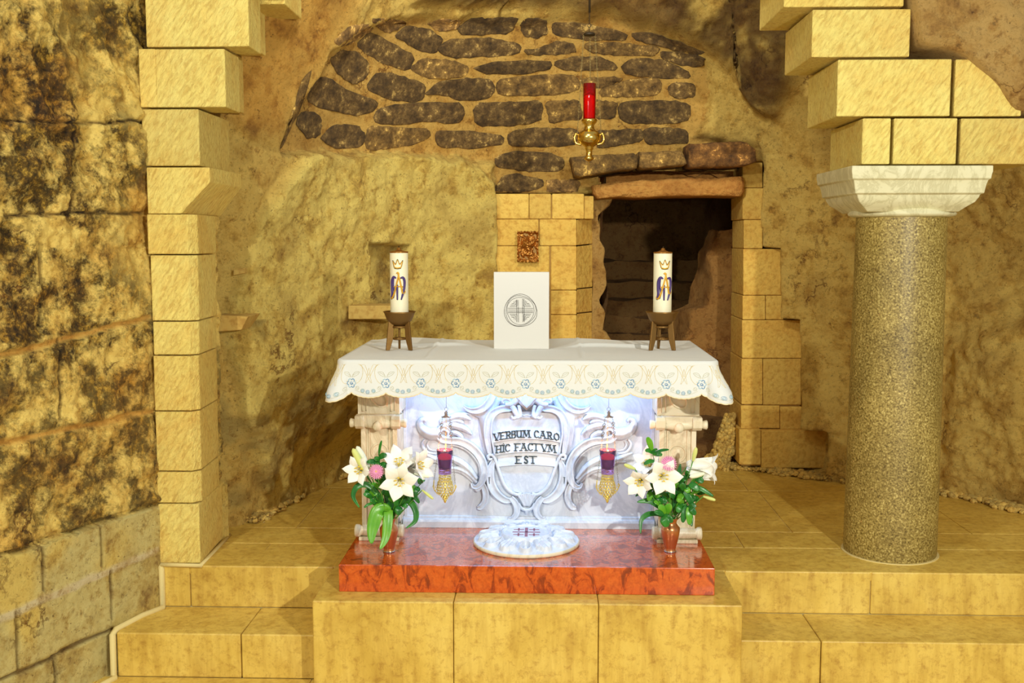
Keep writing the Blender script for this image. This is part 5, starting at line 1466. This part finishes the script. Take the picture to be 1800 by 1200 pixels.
lily(m(0, -.01), 702, 846, yv - .09, (.1, -1, .05), .165, 'large white lily facing front, lowest bloom of the left bouquet', .5, 1.15)
lily(m(.01), 702, 812, yv + .0, (.1, -.55, .8), .165, 'white lily opening upwards behind the pink gerbera of the left bouquet', .1)
lily(m(.015), 738, 818, yv - .02, (.85, -.45, .25), .15, 'white lily turned right, beside the left hanging lamp', .3)
gerbera(m(-.005, -.01), 662, 829, yv - .08, (-.05, -1, .35), 14.5 * yv / 1850, 'pink gerbera in the left bouquet')
bud(m(-.01), (620, 788), (640, 826), yv - .02, .018, 'pale yellow lily bud pointing up at far left of the left bouquet')
bud(m(-.012), (627, 784), (648, 822), yv + .01, .018, 'creamy lily bud just right of the far left bud, left bouquet', 'bud_white')
bud(m(.02), (755, 838), (728, 832), yv - .05, .009, 'slim green-white lily bud pointing right under the right bloom, left bouquet', 'bud_white')
bud(m(.02), (762, 877), (742, 861), yv - .06, .008, 'slim green lily bud pointing down right, left bouquet')
for lab, P_, a, b, W, mt_ in [
    ('long bright leaf drooping down the front left of the left vase', [(682, 915), (678, 897), (664, 900), (655, 930), (653, 955)], 0, -.10, .030, 'leaf2'),
    ('long bright leaf hanging before the left vase', [(684, 915), (683, 898), (682, 915), (678, 945), (668, 965)], 0, -.12, .021, 'leaf2'),
    ('dark leaf arching far left and down from the left vase', [(680, 905), (665, 870), (645, 852), (628, 855), (621, 872), (632, 892)], 0, -.04, .013, 'leaf'),
    ('broad dark leaf leaning left from the left vase', [(680, 905), (668, 880), (652, 856), (640, 848)], 0, .02, .018, 'leaf'),
    ('dark leaf arching right and down from the left vase', [(690, 905), (702, 885), (718, 880), (730, 895), (730, 915), (714, 928)], 0, -.06, .014, 'leaf'),
    ('dark leaf rising steeply in the middle of the left vase', [(686, 905), (682, 880), (678, 850), (676, 835)], 0, .02, .014, 'leaf'),
    ('dark leaf rising right of centre in the left vase', [(688, 905), (694, 880), (698, 855), (704, 840)], 0, .02, .016, 'leaf'),
    ('green leaf leaning right behind the buds of the left vase', [(688, 905), (702, 882), (714, 868), (722, 858)], 0, .0, .013, 'leaf2')]:
    strap(lab, P_, yv + a, yv + b, W, mt_)
sprig('sprig standing highest, with one thin upright leaf, left bouquet', [(672, 850), (668, 815), (666, 800)], yv, yv - .02, [(671, 774, 1, .006, 'leaf'), (680, 800, .85, .012, 'leaf'), (645, 812, .7, .012, 'leaf'), (682, 822, .7, .012, 'leaf'), (658, 808, .75, .012, 'leaf')], m())
sprig('sprig with round leaves at the right of the left bouquet', [(705, 880), (728, 862), (740, 850)], yv - .02, yv - .07, [(741, 842, 1, .017, 'leaf'), (718, 862, .75, .018, 'leaf2'), (730, 872, .8, .010, 'leaf'), (737, 884, .6, .010, 'leaf'), (720, 878, .55, .012, 'leaf')], m(.01))
sprig('low sprig leaning left over the rim of the left vase', [(668, 890), (655, 885)], yv - .02, yv - .05, [(640, 892, 1, .006, 'leaf'), (650, 878, .8, .008, 'leaf'), (672, 870, .5, .014, 'leaf')], m(-.01))
sprig('low sprig of small leaves over the right rim of the left vase', [(698, 895), (706, 888)], yv - .02, yv - .05, [(700, 905, .8, .016, 'leaf'), (716, 892, 1, .010, 'leaf'), (690, 860, .6, .014, 'leaf')], m(.01))
# right bouquet
mo, yv = vase(1178, 'right'); RIGHTM = mo
lily(m(-.01, -.01), 1166, 838, yv - .09, (.1, -1, .1), .16, 'large white lily facing front, middle of the right bouquet', .3, 1.1)
lily(m(-.02), 1124, 847, yv - .06, (-.3, -1, -.1), .14, 'white lily drooping a little, lowest left bloom of the right bouquet', .1, .8)
lily(m(-.01), 1140, 814, yv + .0, (-.5, -.6, .7), .15, 'white lily opening upwards, highest bloom of the right bouquet', .4)
lily(m(.01), 1262, 824, yv - .02, (1, -.25, -.02), .19, 'white trumpet lily turned right at far right of the right bouquet', .25, 1.15, .85, 4.5)
gerbera(m(0, -.01), 1175, 815, yv - .08, (.05, -.9, .6), 15.5 * yv / 1850, 'pink gerbera in the right bouquet')
bud(m(-.01), (1097, 816), (1116, 824), yv - .03, .011, 'pale green lily bud pointing left, right bouquet')
bud(m(.02), (1224, 786), (1218, 810), yv - .02, .012, 'upright pale green lily bud, highest right of the right bouquet')
bud(m(.02), (1212, 838), (1238, 832), yv - .06, .014, 'white lily bud lying across the stem of the trumpet lily', 'bud_white')
bud(m(.02), (1258, 879), (1236, 872), yv - .04, .010, 'green lily bud pointing right, low in the right bouquet')
for lab, P_, a, b, W, mt_ in [
    ('dark leaf arching left with bright tip, from the right vase', [(1172, 912), (1156, 903), (1138, 904), (1127, 915), (1126, 938)], 0, -.08, .011, 'leaf'),
    ('dark leaf leaning left to a point, from the right vase', [(1172, 905), (1160, 890), (1142, 880), (1120, 882)], 0, -.02, .014, 'leaf'),
    ('dark leaf hanging down right of the right vase', [(1186, 905), (1200, 890), (1212, 905), (1216, 925)], 0, -.06, .015, 'leaf'),
    ('dark pointed leaf rising beside the right gerbera', [(1184, 900), (1188, 870), (1192, 840), (1196, 815)], 0, .02, .014, 'leaf'),
    ('bright leaf leaning right in the middle of the right vase', [(1184, 905), (1195, 885), (1210, 860), (1228, 830)], 0, -.03, .012, 'leaf2')]:
    strap(lab, P_, yv + a, yv + b, W, mt_)
sprig('sprig with round top leaf, highest left of the right bouquet', [(1160, 860), (1150, 810), (1146, 792)], yv, yv - .03, [(1138, 768, 1, .013, 'leaf2'), (1134, 792, .9, .010, 'leaf'), (1176, 790, .85, .007, 'leaf'), (1164, 800, .85, .011, 'leaf'), (1156, 790, .95, .006, 'leaf'), (1132, 816, .7, .010, 'leaf')], m())
sprig('dense leafy sprig right of centre in the right bouquet', [(1195, 880), (1205, 858), (1222, 842)], yv - .02, yv - .05, [(1236, 848, 1, .014, 'leaf'), (1228, 862, .8, .016, 'leaf'), (1210, 866, .7, .014, 'leaf2'), (1196, 850, .6, .015, 'leaf'), (1218, 890, .6, .014, 'leaf'), (1192, 882, .5, .014, 'leaf2'), (1254, 872, .8, .010, 'leaf')], m(.01))
sprig('leafy sprig drooping right over the right vase', [(1200, 890), (1212, 892)], yv - .03, yv - .07, [(1222, 905, 1, .013, 'leaf'), (1212, 922, .9, .014, 'leaf2'), (1200, 918, .7, .014, 'leaf'), (1190, 900, .5, .015, 'leaf'), (1224, 890, .9, .010, 'leaf')], m(.01))
sprig('sprig of broad leaves over the front rim of the right vase', [(1170, 905), (1165, 908)], yv - .05, yv - .09, [(1172, 926, 1, .020, 'leaf'), (1182, 918, .8, .014, 'leaf'), (1158, 888, .6, .016, 'leaf2'), (1178, 885, .5, .016, 'leaf2'), (1150, 900, .8, .012, 'leaf')], m(-.005, -.01))
sprig('sprig of small dark leaves behind the lowest left lily, right bouquet', [(1150, 870), (1138, 862)], yv - .02, yv - .03, [(1117, 872, 1, .006, 'leaf'), (1130, 850, .8, .012, 'leaf'), (1140, 880, .7, .014, 'leaf2'), (1150, 848, .8, .012, 'leaf'), (1168, 860, .6, .014, 'leaf')], m(-.01))

for (mouth_, cx_, cy_, n_, side_) in ((LEFTM, 686, 862, 5, 'left'), (RIGHTM, 1186, 862, 8, 'right')):
    for q in range(n_):
        ang = math.radians(-70 + 140 * (q + .5) / n_); L_ = 34 + 12 * (q % 3)
        ex, ey = cx_ + 46 * math.sin(ang), cy_ + 26 - L_ * math.cos(ang)
        bx, by = cx_ + 8 * math.sin(ang), cy_ + 42
        lv = []
        for w_ in range(4):
            f = .45 + .18 * w_; px2 = bx + (ex - bx) * f; py2 = by + (ey - by) * f; sgn_ = 1 if w_ % 2 else -1
            lv.append((px2 + sgn_ * 15, py2 - 8 + 6 * (w_ % 2), f, .011 + .003 * (w_ % 2), 'leaf' if (w_ + q) % 3 else 'leaf2'))
        lv.append((ex + 8 * math.sin(ang), ey - 8, 1, .010, 'leaf'))
        place = ('far left', 'left', 'inner left', 'middle', 'inner right', 'right', 'outer right', 'far right')[q if n_ == 8 else q + 1 + (q > 2)]
        sprig('filler sprig of oval leaves at the %s inside the %s bouquet' % (place, side_), [((bx + ex) / 2, (by + ey) / 2), (ex, ey)], mouth_.y + .02 * (q % 2), mouth_.y + .01, lv, mouth_ + Vector((.012 * math.sin(ang), 0, -.01)))
# ================================================================== GRAVEL along the foot of the rock
def gravel(name, path, n, wd, label, zz=.0):
    mb = MB(); cols_ = []
    sp = spline([Vector(p) for p in path], 10)
    for i in range(n):
        f = random.random() * (len(sp) - 1); k = int(f); p = sp[k].lerp(sp[min(k + 1, len(sp) - 1)], f - k)
        p = p + Vector((random.gauss(0, wd), random.gauss(0, wd), 0)); r = random.uniform(.008, .024)
        mb.ball((p.x, p.y, r * .4 + random.uniform(0, .02)), r, 6, 4, (random.uniform(.7, 1.3), random.uniform(.7, 1.3), random.uniform(.5, .9)))
        c = cmix(cTAN, cGREY, random.random())
        cols_ += [c] * 30
    for i, v in enumerate(mb.v): mb.v[i] = (v[0] + random.uniform(-.002, .002), v[1] + random.uniform(-.002, .002), v[2])
    o = mb.build(name, 'gravel', recalc=False, smooth=False); cols_ = cols_[:len(mb.v)]; vcol(o, cols_)
    tag(o, label, 'gravel', kind='stuff')
gravel('gravel', [(-1.86, 6.5, 0), (-1.8, 6.9, 0), (-1.68, 7.5, 0), (-1.44, 7.85, 0), (-.9, 8.1, 0)], 1500, .035, 'loose grey gravel along the foot of the left cave wall')
gravel('gravel', [atz(1270, 822, 0), atz(1330, 826, 0), atz(1450, 842, 0), atz(1650, 866, 0), atz(1730, 880, 0), atz(1800, 900, 0)], 2200, .04, 'loose grey gravel along the foot of the right cave wall')
def heap():
    mb = MB(); cols_ = []
    for i in range(1500):
        py = 728 + 95 * random.random() ** .8; w_ = 12 + (py - 728) * .33; px = 1282 - random.random() * w_ * 1.1 + (8 if py < 800 else 0)
        p = aty(px, py, 8.22 + random.uniform(-.04, .06)); r = random.uniform(.010, .022)
        mb.ball(p, r, 6, 4); cols_ += [cmix(cTAN, cGREY, random.random())] * 30
    o = mb.build('rubble_heap', 'gravel', recalc=False, smooth=False); vcol(o, cols_)
    tag(o, 'rough rubble heap against the right side of the doorway', 'rubble', kind='stuff')
heap()
